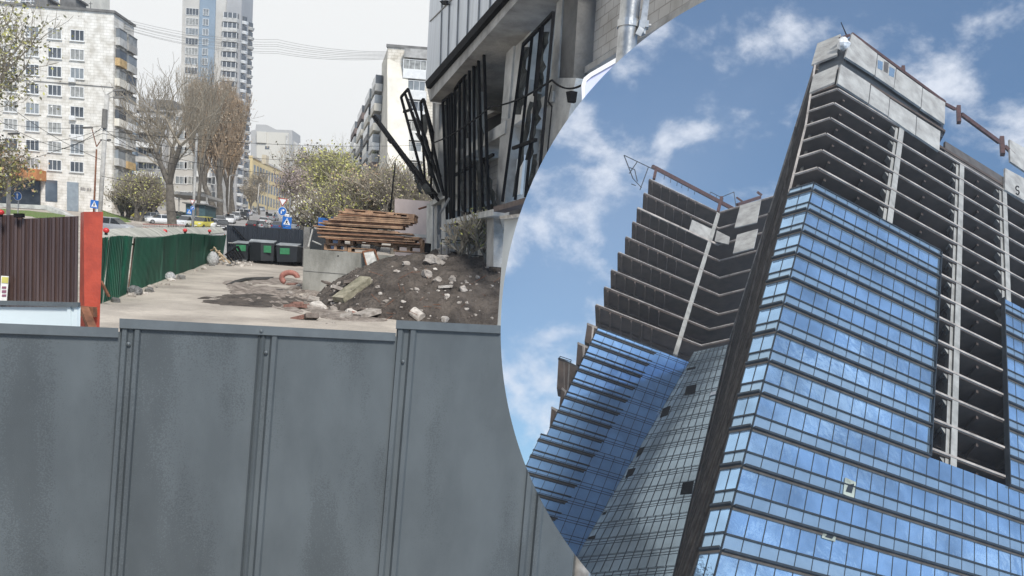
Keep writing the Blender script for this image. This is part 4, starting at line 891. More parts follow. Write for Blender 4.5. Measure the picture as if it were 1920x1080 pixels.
# yellow school-like building and grey block beyond
YY = 270.0
yb_ = thing('yellow_building', at(500, 400, YY), 'long cream-yellow building with rows of narrow windows down the street', 'building')
My = mat('yellow_render', (0.66, .54, .30), .85, var=.1, scale=.3); Myp = mat('cream_wall', (.58, .51, .38), .85, var=.1, scale=.3)
m = MB(); m.bx(at(450, 300, YY).x, at(474, 300, YY).x, YY, YY + 12, gz(YY) - 3, at(470, 291, YY).z); m.build('wall', Myp, yb_)
yc = at(474, 293, YY - .1); ye = ray(1010, 546); ye = Vector((ye.x, ye.y, 0)).normalized(); YPn = Plane(yc, ye, Zv)
m = MB(); u1, _ = YPn.uv(543, 327); m.prism([YPn.pt(0, 0), YPn.pt(u1, 0), YPn.pt(u1, -30), YPn.pt(0, -30)], -YPn.n * 10); m.build('wall', My, yb_)
m = MB(); m.prism([YPn.pt(-.2, .1, .3), YPn.pt(u1, .1, .3), YPn.pt(u1, -.5, .3), YPn.pt(-.2, -.5, .3)], -YPn.n * .28); m.build('cornice', Mb, yb_)
nw = 13
for r in range(4):
    for i in range(nw):
        u = 2 + (u1 - 4) * i / (nw - 1); c = YPn.pt(u, -4.0 - r * 4.4, .0); m = MB(); m.box(c, ye * .85, Zv * 1.5, YPn.n * .06); m.build('window', glv[2], yb_)
for r in range(5):
    for x in (458, 467): m = MB(); m.box(at(x, 309 + r * 19, YY - .02), (.9, 0, 0), (0, .06, 0), (0, 0, 1.2)); m.build('window', glv[2], yb_)
m = MB(); m.bx(at(487, 300, YY).x, at(495, 300, YY).x, YY + 2, YY + 5, at(490, 305, YY).z, at(490, 288, YY).z); m.build('chimney', Myp, yb_)
YG = 390.0
gb = thing('grey_block', at(510, 380, YG), 'hazy grey slab block at the end of the street', 'building')
Mg1 = mat('hazy_grey_wall', (0.40, .40, .39), .9, var=.06, scale=.05); Mg2 = mat('hazy_pale_wall', (.56, .54, .48), .9, var=.05, scale=.05)
m = MB(); m.prism([at(*p, YG) for p in ((470, 400), (470, 245), (479, 243), (480, 233), (500, 234), (512, 240), (518, 243), (548, 244), (549, 400))], (0, 14, 0)); m.build('wall', Mg1, gb)
m = MB(); m.prism([at(*p, YG - .3) for p in ((481, 247), (541, 249), (541, 340), (481, 340))], (0, .28, 0)); m.build('wall_panel', Mg2, gb)
m = MB(); m.prism([at(*p, YG - 1.2) for p in ((481, 246), (499, 247), (499, 268), (481, 267))], (0, .88, 0)); m.build('wall_box', Mg2, gb)
m = MB(); m.prism([at(*p, YG - .8) for p in ((536, 252), (540, 252), (538, 340), (535, 340))], (0, .48, 0)); m.build('pale_strip', M_concl, gb)
m = MB(); m.prism([at(*p, YG + 2) for p in ((549, 262), (568, 288), (568, 400), (549, 400))], (0, 10, 0)); m.build('side_wing', M_concl, gb)
for x in (499, 503): m = MB(); m.box(at(x, 277, YG - .35), (.5, 0, 0), (0, .04, 0), (0, 0, .7)); m.build('window', glv[0], gb)
m = MB(); m.bx(at(648, 300, 300).x, at(662, 300, 300).x, 300, 310, gz(300), at(655, 285, 300).z); m.build('orange_building', mat('orange_render', (.55, .28, .14), .85), label='small orange building corner seen beside the right apartment block', cat='building')

# right apartment block
YR = 125.0
br = thing('apartment_block', at(760, 420, YR), 'cream tiled apartment block right of the street, beside the unfinished building', 'building')
M_tile2 = brickmat('cream_tile_wall', (1, 0, 0), (0, 0, 1), (0.76, .71, .62), (.55, .50, .42), .9, .42, .04, var=.1)
zr = at(760, 91, YR).z; x0 = at(727, 92, YR).x; m = MB(); m.bx(x0, at(850, 90, YR).x, YR, YR + 14, gz(YR) - 2, zr); m.build('wall', M_tile2, br)
m = MB(); m.bx(x0 - .2, at(850, 90, YR).x, YR - .2, YR + 14, zr, zr + .4); m.build('roof_edge', M_concd, br)
m = MB(); m.box(at(792, 111, YR - .02), (.5, 0, 0), (0, .05, 0), (0, 0, .6)); m.build('vent', M_steel, br)
for r in range(8):
    zb = at(785, 190, YR).z + 2.93 * 2 - r * 2.93
    m = MB(); m.bx(at(766, 0, YR).x, at(812, 0, YR).x, YR - 1.2, YR - .02, zb - .0, zb + 1.25); o = sub(m.build('balcony', M_frame if r else M_conc, br))
    if r: window(br, Vector((at(787, 0, YR).x, YR - .9, zb + 2.0)), 3.4, 1.35, Vector((1, 0, 0)), nA, glass=glv[(r) % 3], panes=4, sill=False)
for (x, y) in ((755, 214), (753, 240), (753, 247), (744, 300)): aircon(br, at(x, y, YR - .02), nA)
se = ray(540, 508); se = Vector((se.x, se.y, 0)).normalized(); SP = Plane(Vector((x0, YR, 0)), se, Zv)
m = MB(); m.prism([SP.px(726, 92), SP.px(716, 120), SP.px(709, 420), SP.px(727, 420)], (3, .5, 0)); m.build('side_wall', M_pan, br)
u2, _ = SP.uv(662, 300); zz2 = SP.px(716, 142).z
m = MB(); m.prism([SP.px(716, 142), Vector((*SP.pt(u2, 0).xy, zz2 - 3)), Vector((*SP.pt(u2, 0).xy, gz(160))), SP.px(709, 420)], (6, 1, 0)); m.build('side_wing', M_pan, br)
m = MB(); m.prism([SP.px(700, 148, .8), SP.px(703, 148, .8), SP.px(698, 400, .8), SP.px(695, 400, .8)], (.4, .4, 0)); m.build('downpipe', mat('green_trim', (.45, .48, .28), .8), br)
for r in range(9):
    zb = zz2 - 3.0 - r * 2.93
    for q, (fa, fb) in enumerate(((.06, .16), (.22, .36), (.45, .62), (.72, .9))):
        u0_, u1_ = u2 * fa, u2 * fb; a_ = SP.pt(u0_, 0); b_ = SP.pt(u1_, 0); m = MB(); o1 = .1; o2 = 1.2
        zq = zb - q * .0
        A_ = [Vector((*(p + SP.n * o).xy, zq)) for p, o in ((a_, o1), (a_, o2), (b_, o2), (b_, o1))]; m.prism(A_, (0, 0, 1.1)); o = sub(m.build('balcony', rnd.choice([M_concl, M_conc, M_frame, mat('brown_panel', (.16, .12, .11), .7), M_pan]), br))
        m = MB(); m.prism([p + Zv * 1.11 for p in A_], (0, 0, 1.25)); m.build('glazing', rnd.choice(glv), o)

# ------------------------------------------------------------------ trees
def tree(label, base, H, seed, trunk_r, spread=.6, lv=5, fork=.3, leafm=None, leaves=0, lsz=.12, nm='tree', twigm=None, barkm=None, cat='tree', grp='trees along the street', up=.25, nb=3, lean=(0, 0), leafr=.5, stems=1, droop=0):
    rd = random.Random(seed); t = thing(nm, base, label, cat, grp); mt = MB(); mtw = MB(); tips = []
    def grow(p, d, L, r, l):
        n = 3 if l > 1 else 4; q = p
        for i in range(n):
            d = (d + Vector((rd.uniform(-1, 1), rd.uniform(-1, 1), rd.uniform(-.5, .8))) * .13 + Zv * up * .12).normalized(); q2 = q + d * L / n
            r2 = r * (1 - .30 * (i + 1) / n); (mt if l < 2 else mtw).tube(q, q2, max(r * (1 - .30 * i / n), .009), max(r2, .008), 8 if l == 0 else 5 if l < 2 else 3, cap=False); q = q2
            if l >= 1 and l < lv and i < n - 1 and rd.random() < .75:
                a_ = d.orthogonal().normalized(); a_.rotate(Matrix.Rotation(rd.uniform(0, 6.28), 3, d)); dd = (d * .55 + a_ * spread + Zv * up).normalized(); grow(q, dd, L * rd.uniform(.5, .75), r2 * .42, l + 1)
        if l < lv:
            k = nb + (1 if l == 0 else 0); a0 = rd.uniform(0, 6.28)
            for j in range(k):
                a_ = d.orthogonal().normalized(); a_.rotate(Matrix.Rotation(a0 + j * 6.28 / k + rd.uniform(-.5, .5), 3, d)); dd = (d * (1 - spread * .5) + a_ * spread * rd.uniform(.5, 1.1) + Zv * up).normalized()
                grow(q, dd, L * rd.uniform(.6, .85), r * .56, l + 1)
        else: tips.append((p, q))
    for s in range(stems):
        d0 = Vector((lean[0] + (rd.uniform(-.3, .3) if stems > 1 else 0), lean[1] + (rd.uniform(-.3, .3) if stems > 1 else 0), 1)).normalized(); grow(Vector((0, 0, -.3)), d0, H * fork, trunk_r, 0)
    zs = sorted(b.z for a, b in tips); zmax = zs[int(len(zs) * .97)]; k = H / zmax
    for M in (mt, mtw): M.v = [base + Vector((v.x * k, v.y * k, v.z * k)) for v in M.v]
    mt.build('trunk', barkm or M_bark, t, smooth=True); mtw.build('branches', twigm or M_twig, t)
    if leaves:
        m = MB()
        for _ in range(leaves):
            a_, b_ = rd.choice(tips); c = base + (a_.lerp(b_, rd.random()) * k) + Vector((rd.gauss(0, leafr), rd.gauss(0, leafr), rd.gauss(0, leafr))) * .6
            u = Vector((rd.uniform(-1, 1), rd.uniform(-1, 1), rd.uniform(-1, 1))).normalized(); v = u.orthogonal().normalized(); s = lsz * rd.uniform(.6, 1.4)
            mi = rd.randrange(len(leafm)) if isinstance(leafm, list) else 0; m.poly([c - u * s, c + v * s * .6, c + u * s, c - v * s * .6], mi)
        m.build('crown', leafm, t)
    return t
Lg = mat('leaf_yellow_green', (.44, .43, .13), .8, var=.3); Lo = mat('leaf_olive', (.29, .28, .14), .8, var=.3); Lw = mat('blossom_white', (.78, .75, .68), .8, var=.2); Lr = mat('leaf_russet', (.46, .31, .18), .8, var=.3); Ld = mat('leaf_dark', (.12, .12, .075), .8, var=.3); Lp = mat('bud_purple', (.30, .24, .23), .9, var=.3); Lb = mat('bud_brown', (.42, .35, .26), .9, var=.3)
def gb_(x, Y, y=None):
    p = at(x, 400, Y); return Vector((p.x, Y, gz(Y) if y is None else at(x, y, Y).z))
def hpx(y0, y1, Y, x=400): return at(x, y1, Y).z - at(x, y0, Y).z
tree('big bare tree with a thick forked trunk in front of the mid-rise block', gb_(322, 84), hpx(418, 112, 84), 12, .30, .74, 6, .19, nb=2, lean=(.05, 0), up=.36)
tree('bare tree with fine upright twigs beside the big forked tree', gb_(372, 112), hpx(410, 112, 112), 8, .2, .45, 6, .2, nb=2, up=.7, leafm=[Lb], leaves=500, lsz=.1)
for i, (x, Y, y1, sd_, lb) in enumerate(((412, 140, 160, 31, 'tall brown poplar left of the pair by the high tower'), (437, 152, 185, 32, 'brown poplar right of the pair by the high tower'))):
    tree(lb, gb_(x, Y), hpx(400, y1, Y), sd_, .2, .5, 6, .10, nb=3, up=.85, stems=2, leafm=[Lb, Lr], leaves=4200, lsz=.12, leafr=1.4, twigm=mat('poplar_twig', (.38, .29, .20), .9, var=.3))
for (x, Y, yb, y1, sd_, lb, lf_, n_, sz, nm_) in (
    (258, 108, 412, 322, 41, 'yellow-green budding bush right of the white tiled block', [Lg, Lo], 700, .13, 'bush'),
    (232, 112, 408, 352, 42, 'dark twiggy bush against the end of the white tiled block', [Lb, Ld], 600, .12, 'bush'),
    (282, 118, 408, 338, 43, 'olive budding bush behind the parked white cars', [Lo, Lb, Lg], 900, .13, 'bush'),
    (486, 200, 392, 322, 44, 'small pinkish bare tree in front of the yellow building', [Lb], 200, .16, 'tree'),
    (470, 185, 395, 345, 57, 'small bare tree left of the pinkish one by the yellow building', [Lb], 300, .16, 'tree'),
    (568, 120, 405, 322, 45, 'purple-brown budding tree right of the street', [Lp], 2200, .15, 'tree'),
    (586, 112, 405, 325, 58, 'broad purple-grey budding tree beside the white blossoming one', [Lp, Lb], 2400, .15, 'tree'),
    (582, 160, 400, 286, 46, 'tall olive tree in the row beyond the street signs', [Lo, Lb, Lw], 1500, .2, 'tree'),
    (602, 150, 400, 280, 47, 'tall dark twiggy tree in the middle of the row right of the street', [Ld, Lb], 1300, .2, 'tree'),
    (626, 140, 400, 288, 48, 'tall brown twiggy tree left of the yellow-green one', [Lo, Lb], 1300, .19, 'tree'),
    (598, 88, 425, 358, 49, 'white blossoming bush beside the right pavement', [Lw, Lo], 1100, .13, 'bush'),
    (618, 84, 425, 370, 59, 'low grey-green bush next to the blue portable cabin', [Lo, Lw, Lg], 900, .12, 'bush'),
    (643, 105, 420, 292, 50, 'yellow-green spring tree between the street and the right block', [Lg, Lo], 2600, .17, 'tree'),
    (640, 82, 425, 345, 60, 'low yellow-green bush above the left end of the boards', [Lg, Lg, Lo], 1500, .12, 'bush'),
    (676, 86, 425, 330, 51, 'russet and yellow bush behind the boards', [Lr, Lg, Lb], 2000, .13, 'bush'),
    (706, 84, 430, 318, 52, 'wide russet bush in front of the right apartment block', [Lr, Lo, Lb], 2000, .13, 'bush'),
    (742, 80, 430, 310, 53, 'thin pale bush next to the black lamp pole', [Lb, Lg], 900, .11, 'bush'),
    (765, 84, 430, 318, 54, 'sparse pale bush beside the fallen frame', [Lb, Lo], 800, .11, 'bush'),
    (655, 250, 380, 268, 55, 'far pale poplar next to the orange building', [Lo], 600, .3, 'tree')):
    H_ = hpx(yb, y1, Y, x); tree(lb, gb_(x, Y), max(H_, at(x, y1, Y).z - gz(Y)), sd_, .09 if nm_ == 'bush' else .18, .75 if nm_ == 'bush' else .6, 4 if nm_ == 'bush' else 5, .12 if nm_ == 'bush' else .22, nb=3, leafm=lf_, leaves=int(n_ * 1.25), lsz=sz, nm=nm_, cat=nm_, stems=3 if nm_ == 'bush' else 1, up=.3, grp='trees and bushes of the street', leafr=1.0)
tree('white blossoming tree reaching in at the left edge', gb_(-95, 62), at(0, 5, 62).z - gz(62), 71, .25, .66, 5, .22, nb=3, leafm=[Lw, Lo, Ld, Lg], leaves=8000, lsz=.13, leafr=1.0)
tree('green-leaved bushy tree low at the left edge', gb_(-8, 66), at(0, 262, 66).z - gz(66), 72, .16, .6, 5, .36, nb=3, leafm=[Lo, Lg, Ld, Lr], leaves=2600, lsz=.12, stems=1, leafr=.7)
tree('thin shrub with young leaves growing by the grey cabin', at(915, 486, 31.6), 1.8, 73, .025, .7, 3, .2, nb=3, leafm=[Lg, Lo], leaves=260, lsz=.05, nm='shrub', cat='shrub', stems=2, leafr=.2, grp='shrubs by the unfinished building')
tree('bare shrub in front of the dark ground floor bays', at(872, 482, 31.8), 1.5, 74, .02, .7, 3, .2, nb=3, leafm=[Lo], leaves=90, lsz=.05, nm='shrub', cat='shrub', stems=2, leafr=.2, grp='shrubs by the unfinished building')

# ------------------------------------------------------------------ poles, lamps, wires
def pole_(label, top, bot, Y, r0, r1, mt, arms=(), nm='street_lamp', cat='lamp post'):
    t = thing(nm, at(*bot, Y), label, cat); m = MB(); m.tube(at(*bot, Y), at(*top, Y), r0, r1, 12); m.build('pole_shaft', mt, t, smooth=True)
    for (p, q) in arms:
        m = MB(); m.tube(at(*p, Y), at(*q, Y), .05, .04, 6); m.build('arm', mt, t); m = MB(); e = at(*q, Y); dx = .5 if q[0] > p[0] else -.5; m.box(e + Vector((dx * .8, 0, 0)), (.45, 0, .05), (0, .12, 0), (0, 0, .07)); m.build('lamp_head', M_concd, t)
    return t
p1 = pole_('tall grey concrete street lamp in front of the white tiled block', (201, 178), (185, 440), 72, .22 * .8, .2, M_concl, [((200, 178), (214, 169)), ((200, 184), (214, 182))])
m = MB(); m.tube(at(197, 205, 71.8), at(195, 240, 71.8), .22, .22, 10); m.build('collar', M_concd, p1)
pole_('rusty double-armed lamp mast left of the concrete lamp post', (181, 280), (174, 440), 76, .10, .07, M_rust, [((181, 275), (172, 240)), ((181, 275), (190, 262))])
pole_('white post standing in the lawn at the left edge', (17, 310), (15, 440), 70, .17, .15, M_concl, [((16, 250), (17, 250))], nm='lamp_post')
pole_('pale post with road signs right of the big bare tree', (369, 250), (361, 430), 86, .15, .13, M_concl, nm='pole', cat='pole')
pole_('black lamp pole behind the boards', (741, 306), (731, 402), 60, .07, .05, M_steel, nm='lamp_pole')
pole_('thin grey lamp pole by the parked cars', (431, 330), (427, 412), 130, .09, .07, M_conc, [((431, 330), (436, 328))])
pole_('thin pale lamp pole further down the street', (486, 345), (481, 402), 165, .1, .07, M_concl, [((486, 345), (491, 343))])
pole_('far thin lamp pole before the yellow building', (504, 330), (501, 395), 190, .1, .07, M_conc)
gw = 'overhead wires across the sky'
for i in range(7):
    y0, y1 = 34 + i * 3.5 + (i % 3), 62 + i * 5.2; a_ = at(228 + i, y0, 128); mid = at(520, (y0 + y1) / 2 + 26, 140); b_ = at(728, y1 + 35 - i * 3, 124)
    P = [a_.lerp(mid, t / 10) - Zv * (.9 * 4 * (t / 10) * (1 - t / 10)) for t in range(10)] + [mid.lerp(b_, t / 10) - Zv * (.5 * 4 * (t / 10) * (1 - t / 10)) for t in range(11)]
    m = MB(); m.path(P, .028, 3); m.build('overhead_wire', M_conc, label='thin overhead wire in the bundle crossing the pale sky', cat='wire', group=gw)
gv = 'overhead wires in front of the left block'
for (x0, y0, x1, y1, sg) in ((-30, 225, 192, 236, .4), (-30, 255, 192, 242, .8), (-30, 160, 192, 300, .6), (-30, 205, 180, 285, .9), (60, 280, 192, 238, .8), (-20, 320, 192, 250, .2), (192, 240, 340, 310, .5), (192, 262, 700, 330, 1.2), (192, 250, 640, 300, .8), (190, 330, 330, 345, .2), (192, 245, 940, 262, 1)):
    a_, b_ = at(x0, y0, 70), at(x1, y1, 72 if x1 < 400 else 100); P = [a_.lerp(b_, t / 16) - Zv * sg * 4 * (t / 16) * (1 - t / 16) for t in range(17)]
    m = MB(); m.path(P, .022, 3); m.build('overhead_wire', M_steel, label='thin dark overhead wire running from the concrete lamp post', cat='wire', group=gv)

# ------------------------------------------------------------------ road signs
def sign_post(x, y0, y1, Y, label): t = thing('road_sign', at(x, y1, Y), label, 'road sign'); m = MB(); m.tube(at(x + (y1 - y0) * .05, y0, Y), at(x, y1, Y), .04, .04, 8); m.build('post', M_galv, t); return t
def crossing(t, x, y, s, Y):
    k = s * Y / 1500 / 2; c = at(x, y, Y - .1); m = MB(); m.box(c, (k, 0, -.08 * k), (0, .02, 0), (.08 * k, 0, k)); m.build('sign_plate', M_blue, t)
    m = MB(); q = c - Vector((0, .024, 0)); m.prism([q + Vector((-.78 * k, 0, -.62 * k)), q + Vector((.78 * k, 0, -.72 * k)), q + Vector((.03 * k, 0, .8 * k))], (0, -.006, 0)); m.build('white_triangle', M_white, t)
    m = MB(); q = q - Vector((0, .010, 0)); B_ = lambda a_, b_, w: m.bar(q + Vector((a_[0] * k, 0, a_[1] * k)), q + Vector((b_[0] * k, 0, b_[1] * k)), .01, w * k, up=(0, 1, 0)) if 0 else m.box(q + Vector(((a_[0] + b_[0]) / 2 * k, 0, (a_[1] + b_[1]) / 2 * k)), Vector((b_[0] - a_[0], 0, b_[1] - a_[1])) * k / 2, (0, .004, 0), Vector((-(b_[1] - a_[1]), 0, b_[0] - a_[0])).normalized() * w * k / 2)
    B_((.0, .2), (-.06, -.15), .2); B_((-.06, -.12), (-.3, -.58), .12); B_((-.05, -.15), (.22, -.55), .12); B_((.0, .15), (.25, -.08), .09); B_((.0, .15), (-.25, -.02), .09)
    m.ball(q + Vector((.03 * k, 0, .38 * k)), .1 * k, seg=8, rings=5, sq=(1, .1, 1)); m.build('walking_figure', M_steel, t)
def roundblue(t, x, y, r, Y, arrow='right'):
    k = r * Y / 1500; c = at(x, y, Y - .1); m = MB(); m.tube(c, c - Vector((0, .02, 0)), k, k, 24); m.build('sign_rim', M_white, t)
    m = MB(); m.tube(c - Vector((0, .021, 0)), c - Vector((0, .03, 0)), k * .92, k * .92, 24); m.build('sign_disc', M_blue, t)
    m = MB(); q = c - Vector((0, .04, 0)); bx = lambda x0, x1, z0, z1: m.bx(q.x + x0 * k, q.x + x1 * k, q.y - .004, q.y + .004, q.z + z0 * k, q.z + z1 * k)
    if arrow == 'right': bx(-.33, -.1, -.6, .3); bx(-.33, .2, .12, .34); m.prism([q + Vector((.15 * k, 0, .55 * k)), q + Vector((.6 * k, 0, .22 * k)), q + Vector((.15 * k, 0, -.1 * k))], (0, .006, 0))
    else: bx(-.1, .1, -.6, .2); m.prism([q + Vector((-.32 * k, 0, .15 * k)), q + Vector((0, 0, .6 * k)), q + Vector((.32 * k, 0, .15 * k))], (0, .006, 0))
    m.build('arrow', M_white, t)
t = sign_post(541, 370, 440, 58, 'sign post over the dark fence with give-way triangle, blue right arrow and pedestrian crossing sign')
k = 9 * 58 / 1500; c = at(530.5, 378, 57.9); m = MB(); V3 = lambda s, z=0, d=0: [c + Vector((-s * k, -d, .95 * s * k * .75)), c + Vector((s * k, -d, .8 * s * k * .75)), c + Vector((-.06 * k, -d, -1.0 * s * k))]
m.prism(V3(1), (0, -.02, 0)); m.build('sign_rim', M_redp, t); m = MB(); m.prism([p - Vector((0, .021, 0)) for p in V3(.72)], (0, -.006, 0)); m.build('white_triangle', M_white, t)
roundblue(t, 529.5, 396, 8, 58); crossing(t, 538, 415.5, 17, 58)
m = MB(); c = at(538, 427, 57.9); m.box(c, (.3, 0, 0), (0, .02, 0), (0, 0, .07)); m.build('small_plate', M_blue, t)
t = sign_post(177, 376, 440, 69, 'blue pedestrian crossing sign beside the concrete lamp post'); crossing(t, 177, 383, 14.5, 69)
t = sign_post(32, 360, 430, 69, 'round blue sign on a thin post in the lawn at the left'); roundblue(t, 33, 367.5, 8, 69, 'up')
t = sign_post(361, 378, 430, 84, 'triangular and blue signs on the post right of the bare tree'); k = 5 * 84 / 1500; c = at(361, 378, 83.7); m = MB(); m.prism(V3(1), (0, -.02, 0)); m.build('sign_rim', M_redp, t); m = MB(); m.prism([p - Vector((0, .021, 0)) for p in V3(.72)], (0, -.006, 0)); m.build('white_triangle', M_white, t)
crossing(t, 355, 397, 9, 84); roundblue(t, 361, 390, 4, 84)
# kiosk and carport near the bare tree, low red-white barrier
t = thing('kiosk', at(370, 420, 110), 'dark teal kiosk behind the parked cars', 'kiosk')
m = MB(); p, q = at(348, 405, 112), at(384, 405, 112); m.bx(p.x, q.x, 112, 116, gz(112), at(365, 383, 112).z); m.build('kiosk_wall', mat('teal_paint', (.05, .10, .11), .6), t); m = MB(); m.bx(p.x - .3, q.x + .3, 111.5, 116.5, at(365, 383, 112).z, at(365, 381, 112).z); m.build('roof', M_concd, t)
t = thing('carport', at(350, 400, 120), 'flat grey canopy over the shop entrance behind the bare tree', 'canopy')
m = MB(); p, q = at(312, 360, 122), at(392, 365, 122); m.bx(p.x, q.x, 120, 128, p.z - .4, p.z); m.build('canopy_roof', M_conc, t)
m = MB()
for x in (314, 336, 360, 388): p = at(x, 365, 121); m.tube(Vector((p.x, 121, gz(121))), Vector((p.x, 121, at(312, 360, 122).z - .4)), .12)
m.build('canopy_post', M_concl, t)
t = thing('street_barrier', at(310, 432, 68), 'low pedestrian railing along the road edge above the walkway roof', 'railing')
m = MB(); m.bar(at(268, 420, 70), at(345, 422, 66), .05); m.bar(at(268, 426, 70), at(345, 428, 66), .04); m.build('rail', M_redp, t)
m = MB()
for i in range(26): x = 268 + i * 3.1; m.bar(at(x, 420, 70 - i * .15), at(x, 430, 70 - i * .15), .03)
m.build('baluster', M_concl, t)

# ------------------------------------------------------------------ cars
CP = {k: mat('car_' + k, c, .3, .2 if k not in ('white', 'yellow') else 0, var=.05, spec=.6) for k, c in dict(white=(.72, .73, .74), silver=(.42, .44, .46), black=(.02, .02, .024), green=(.03, .07, .05), yellow=(.62, .55, .10), grey=(.16, .17, .18), blue=(.05, .09, .18)).items()}
M_tyre = mat('tyre', (.02, .02, .02), .8); M_hl = mat('headlight', (.7, .7, .65), .2); M_tl = mat('taillight', (.35, .02, .02), .3); M_carg = mat('car_glass', (.03, .035, .04), .08, var=.2, spec=.8)
def car_proto(kind):
    t = thing('parked_car', (0, 0, 0), None, 'car'); L, Wd, H = (4.4, 1.78, 1.46) if kind == 'sedan' else (4.6, 1.86, 1.70) if kind == 'suv' else (5.2, 1.98, 2.3)
    if kind == 'van': st = [(-.5, .25, .9, .80), (-.49, .25, 1.0, .95), (-.25, .22, 1.1, 1), (.3, .22, 1.1, 1), (.44, .25, 1.05, .96), (.5, .3, .8, .85)]
    else: st = [(-.5, .35, .72, .78), (-.485, .26, .92, .92), (-.40, .22, .96, .98), (-.1, .2, .96, 1), (.22, .2, .94, 1), (.42, .22, .84, .95), (.485, .26, .72, .86), (.5, .36, .6, .74)]
    hs = 1 if kind != 'suv' else 1.14; m = MB(); n = 10; 
    for (x, z0, z1, w) in st:
        z1 *= hs
        for (fy, fz) in ((-.86, 0), (-1, .25), (-1, .65), (-.94, .92), (-.80, 1), (.80, 1), (.94, .92), (1, .65), (1, .25), (.86, 0)): m.v.append(Vector((x * L, fy * w * Wd / 2, z0 + (z1 - z0) * fz)))
    for i in range(len(st) - 1):
        for j in range(n): m.f.append((i * n + j, i * n + (j + 1) % n, (i + 1) * n + (j + 1) % n, (i + 1) * n + j)); m.m.append(0)
    m.f += [tuple(range(n)), tuple(range((len(st) - 1) * n, len(st) * n))]; m.m += [0, 0]
    if kind == 'van': cb_ = ((-.49, -.47, .38, .22)); zb0, zb1 = 1.05, H
    elif kind == 'suv': cb_ = ((-.485, -.42, .27, .10)); zb0, zb1 = 1.05, H
    else: cb_ = ((-.42, -.26, .27, .08)); zb0, zb1 = .93, H
    x0, x0t, x1, x1t = [c * L for c in cb_]; w0, w1 = Wd / 2 * .92, Wd / 2 * .74 if kind != 'van' else Wd / 2 * .88
    m.bx(x0t + .03, x1t - .03, -w1 + .03, w1 - .03, zb1 - .06, zb1 + .0); m.build('body', CP['white'], t, smooth=False)
    m = MB(); m.add([(x0, -w0, zb0), (x1, -w0, zb0), (x1, w0, zb0), (x0, w0, zb0), (x0t, -w1, zb1 - .06), (x1t, -w1, zb1 - .06), (x1t, w1, zb1 - .06), (x0t, w1, zb1 - .06)], [(0, 1, 2, 3), (4, 5, 6, 7), (0, 1, 5, 4), (1, 2, 6, 5), (2, 3, 7, 6), (3, 0, 4, 7)]); m.build('windows', M_carg, t)
    for sy in (-1, 1):
        for sx_ in (-.31, .31):
            m = MB(); c = Vector((sx_ * L, sy * (Wd / 2 - .10), .32)); m.tube(c - Vector((0, .11, 0)), c + Vector((0, .11, 0)), .32, n=16); o = sub(m.build('wheel', M_tyre, t)); m = MB(); m.tube(c + Vector((0, sy * .10, 0)), c + Vector((0, sy * .125, 0)), .2, n=12); m.build('rim', M_galv, o)
        m = MB(); m.box((L * .485, sy * Wd * .34, .66 * hs), (.07, 0, 0), (0, .2, 0), (0, 0, .08)); m.build('headlight', M_hl, t)
        m = MB(); m.box((-L * .488, sy * Wd * .36, .78 * hs), (.06, 0, 0), (0, .16, 0), (0, 0, .1)); m.build('taillight', M_tl, t)
        for px_ in (.02, -.2): m = MB(); m.bar((px_ * L, sy * w0, zb0), (px_ * L * .9, sy * w1 * 1.0, zb1 - .06), .07, .05); m.build('door_pillar', CP['white'], t)
    m = MB(); m.box((L * .497, 0, .45), (.02, 0, 0), (0, .26, 0), (0, 0, .06)); m.build('number_plate', M_white, t); return t
protos = {k: car_proto(k) for k in ('sedan', 'suv', 'van')}
used = set()
def place(kind, colr, x, y, ang, label, dark=False, Yf=None):
    p = ground(x, y) if Yf is None else Vector((at(x, y, Yf).x, Yf, gz(Yf))); src = protos[kind]
    def cp(o, par):
        c = o.copy(); COL.objects.link(c)
        if par: c.parent = par
        if o.name.split('.')[0] in ('body', 'door_pillar'): c.material_slots[0].link = 'OBJECT'; c.material_slots[0].material = CP[colr]
        for ch in o.children: cp(ch, c)
        return c
    if kind not in used: used.add(kind); r = src
    else: r = cp(src, None)
    if r is src:
        for ch in r.children:
            if ch.name.split('.')[0] in ('body', 'door_pillar'): ch.material_slots[0].link = 'OBJECT'; ch.material_slots[0].material = CP[colr]
    r.location = p; sl_ = math.atan(.088); r.rotation_euler = (0, 0, 0); r.rotation_mode = 'QUATERNION'
    a_ = R_(ang); fwd = Vector((math.cos(a_), math.sin(a_), math.sin(a_) * .088)).normalized(); n_ = Vector((0, -.088, 1)).normalized(); s_ = n_.cross(fwd); r.rotation_quaternion = Matrix((fwd, s_, n_)).transposed().to_quaternion()
    r.scale = (.84,) * 3; r['label'] = label; r['group'] = 'cars parked and driving along the street'; return r
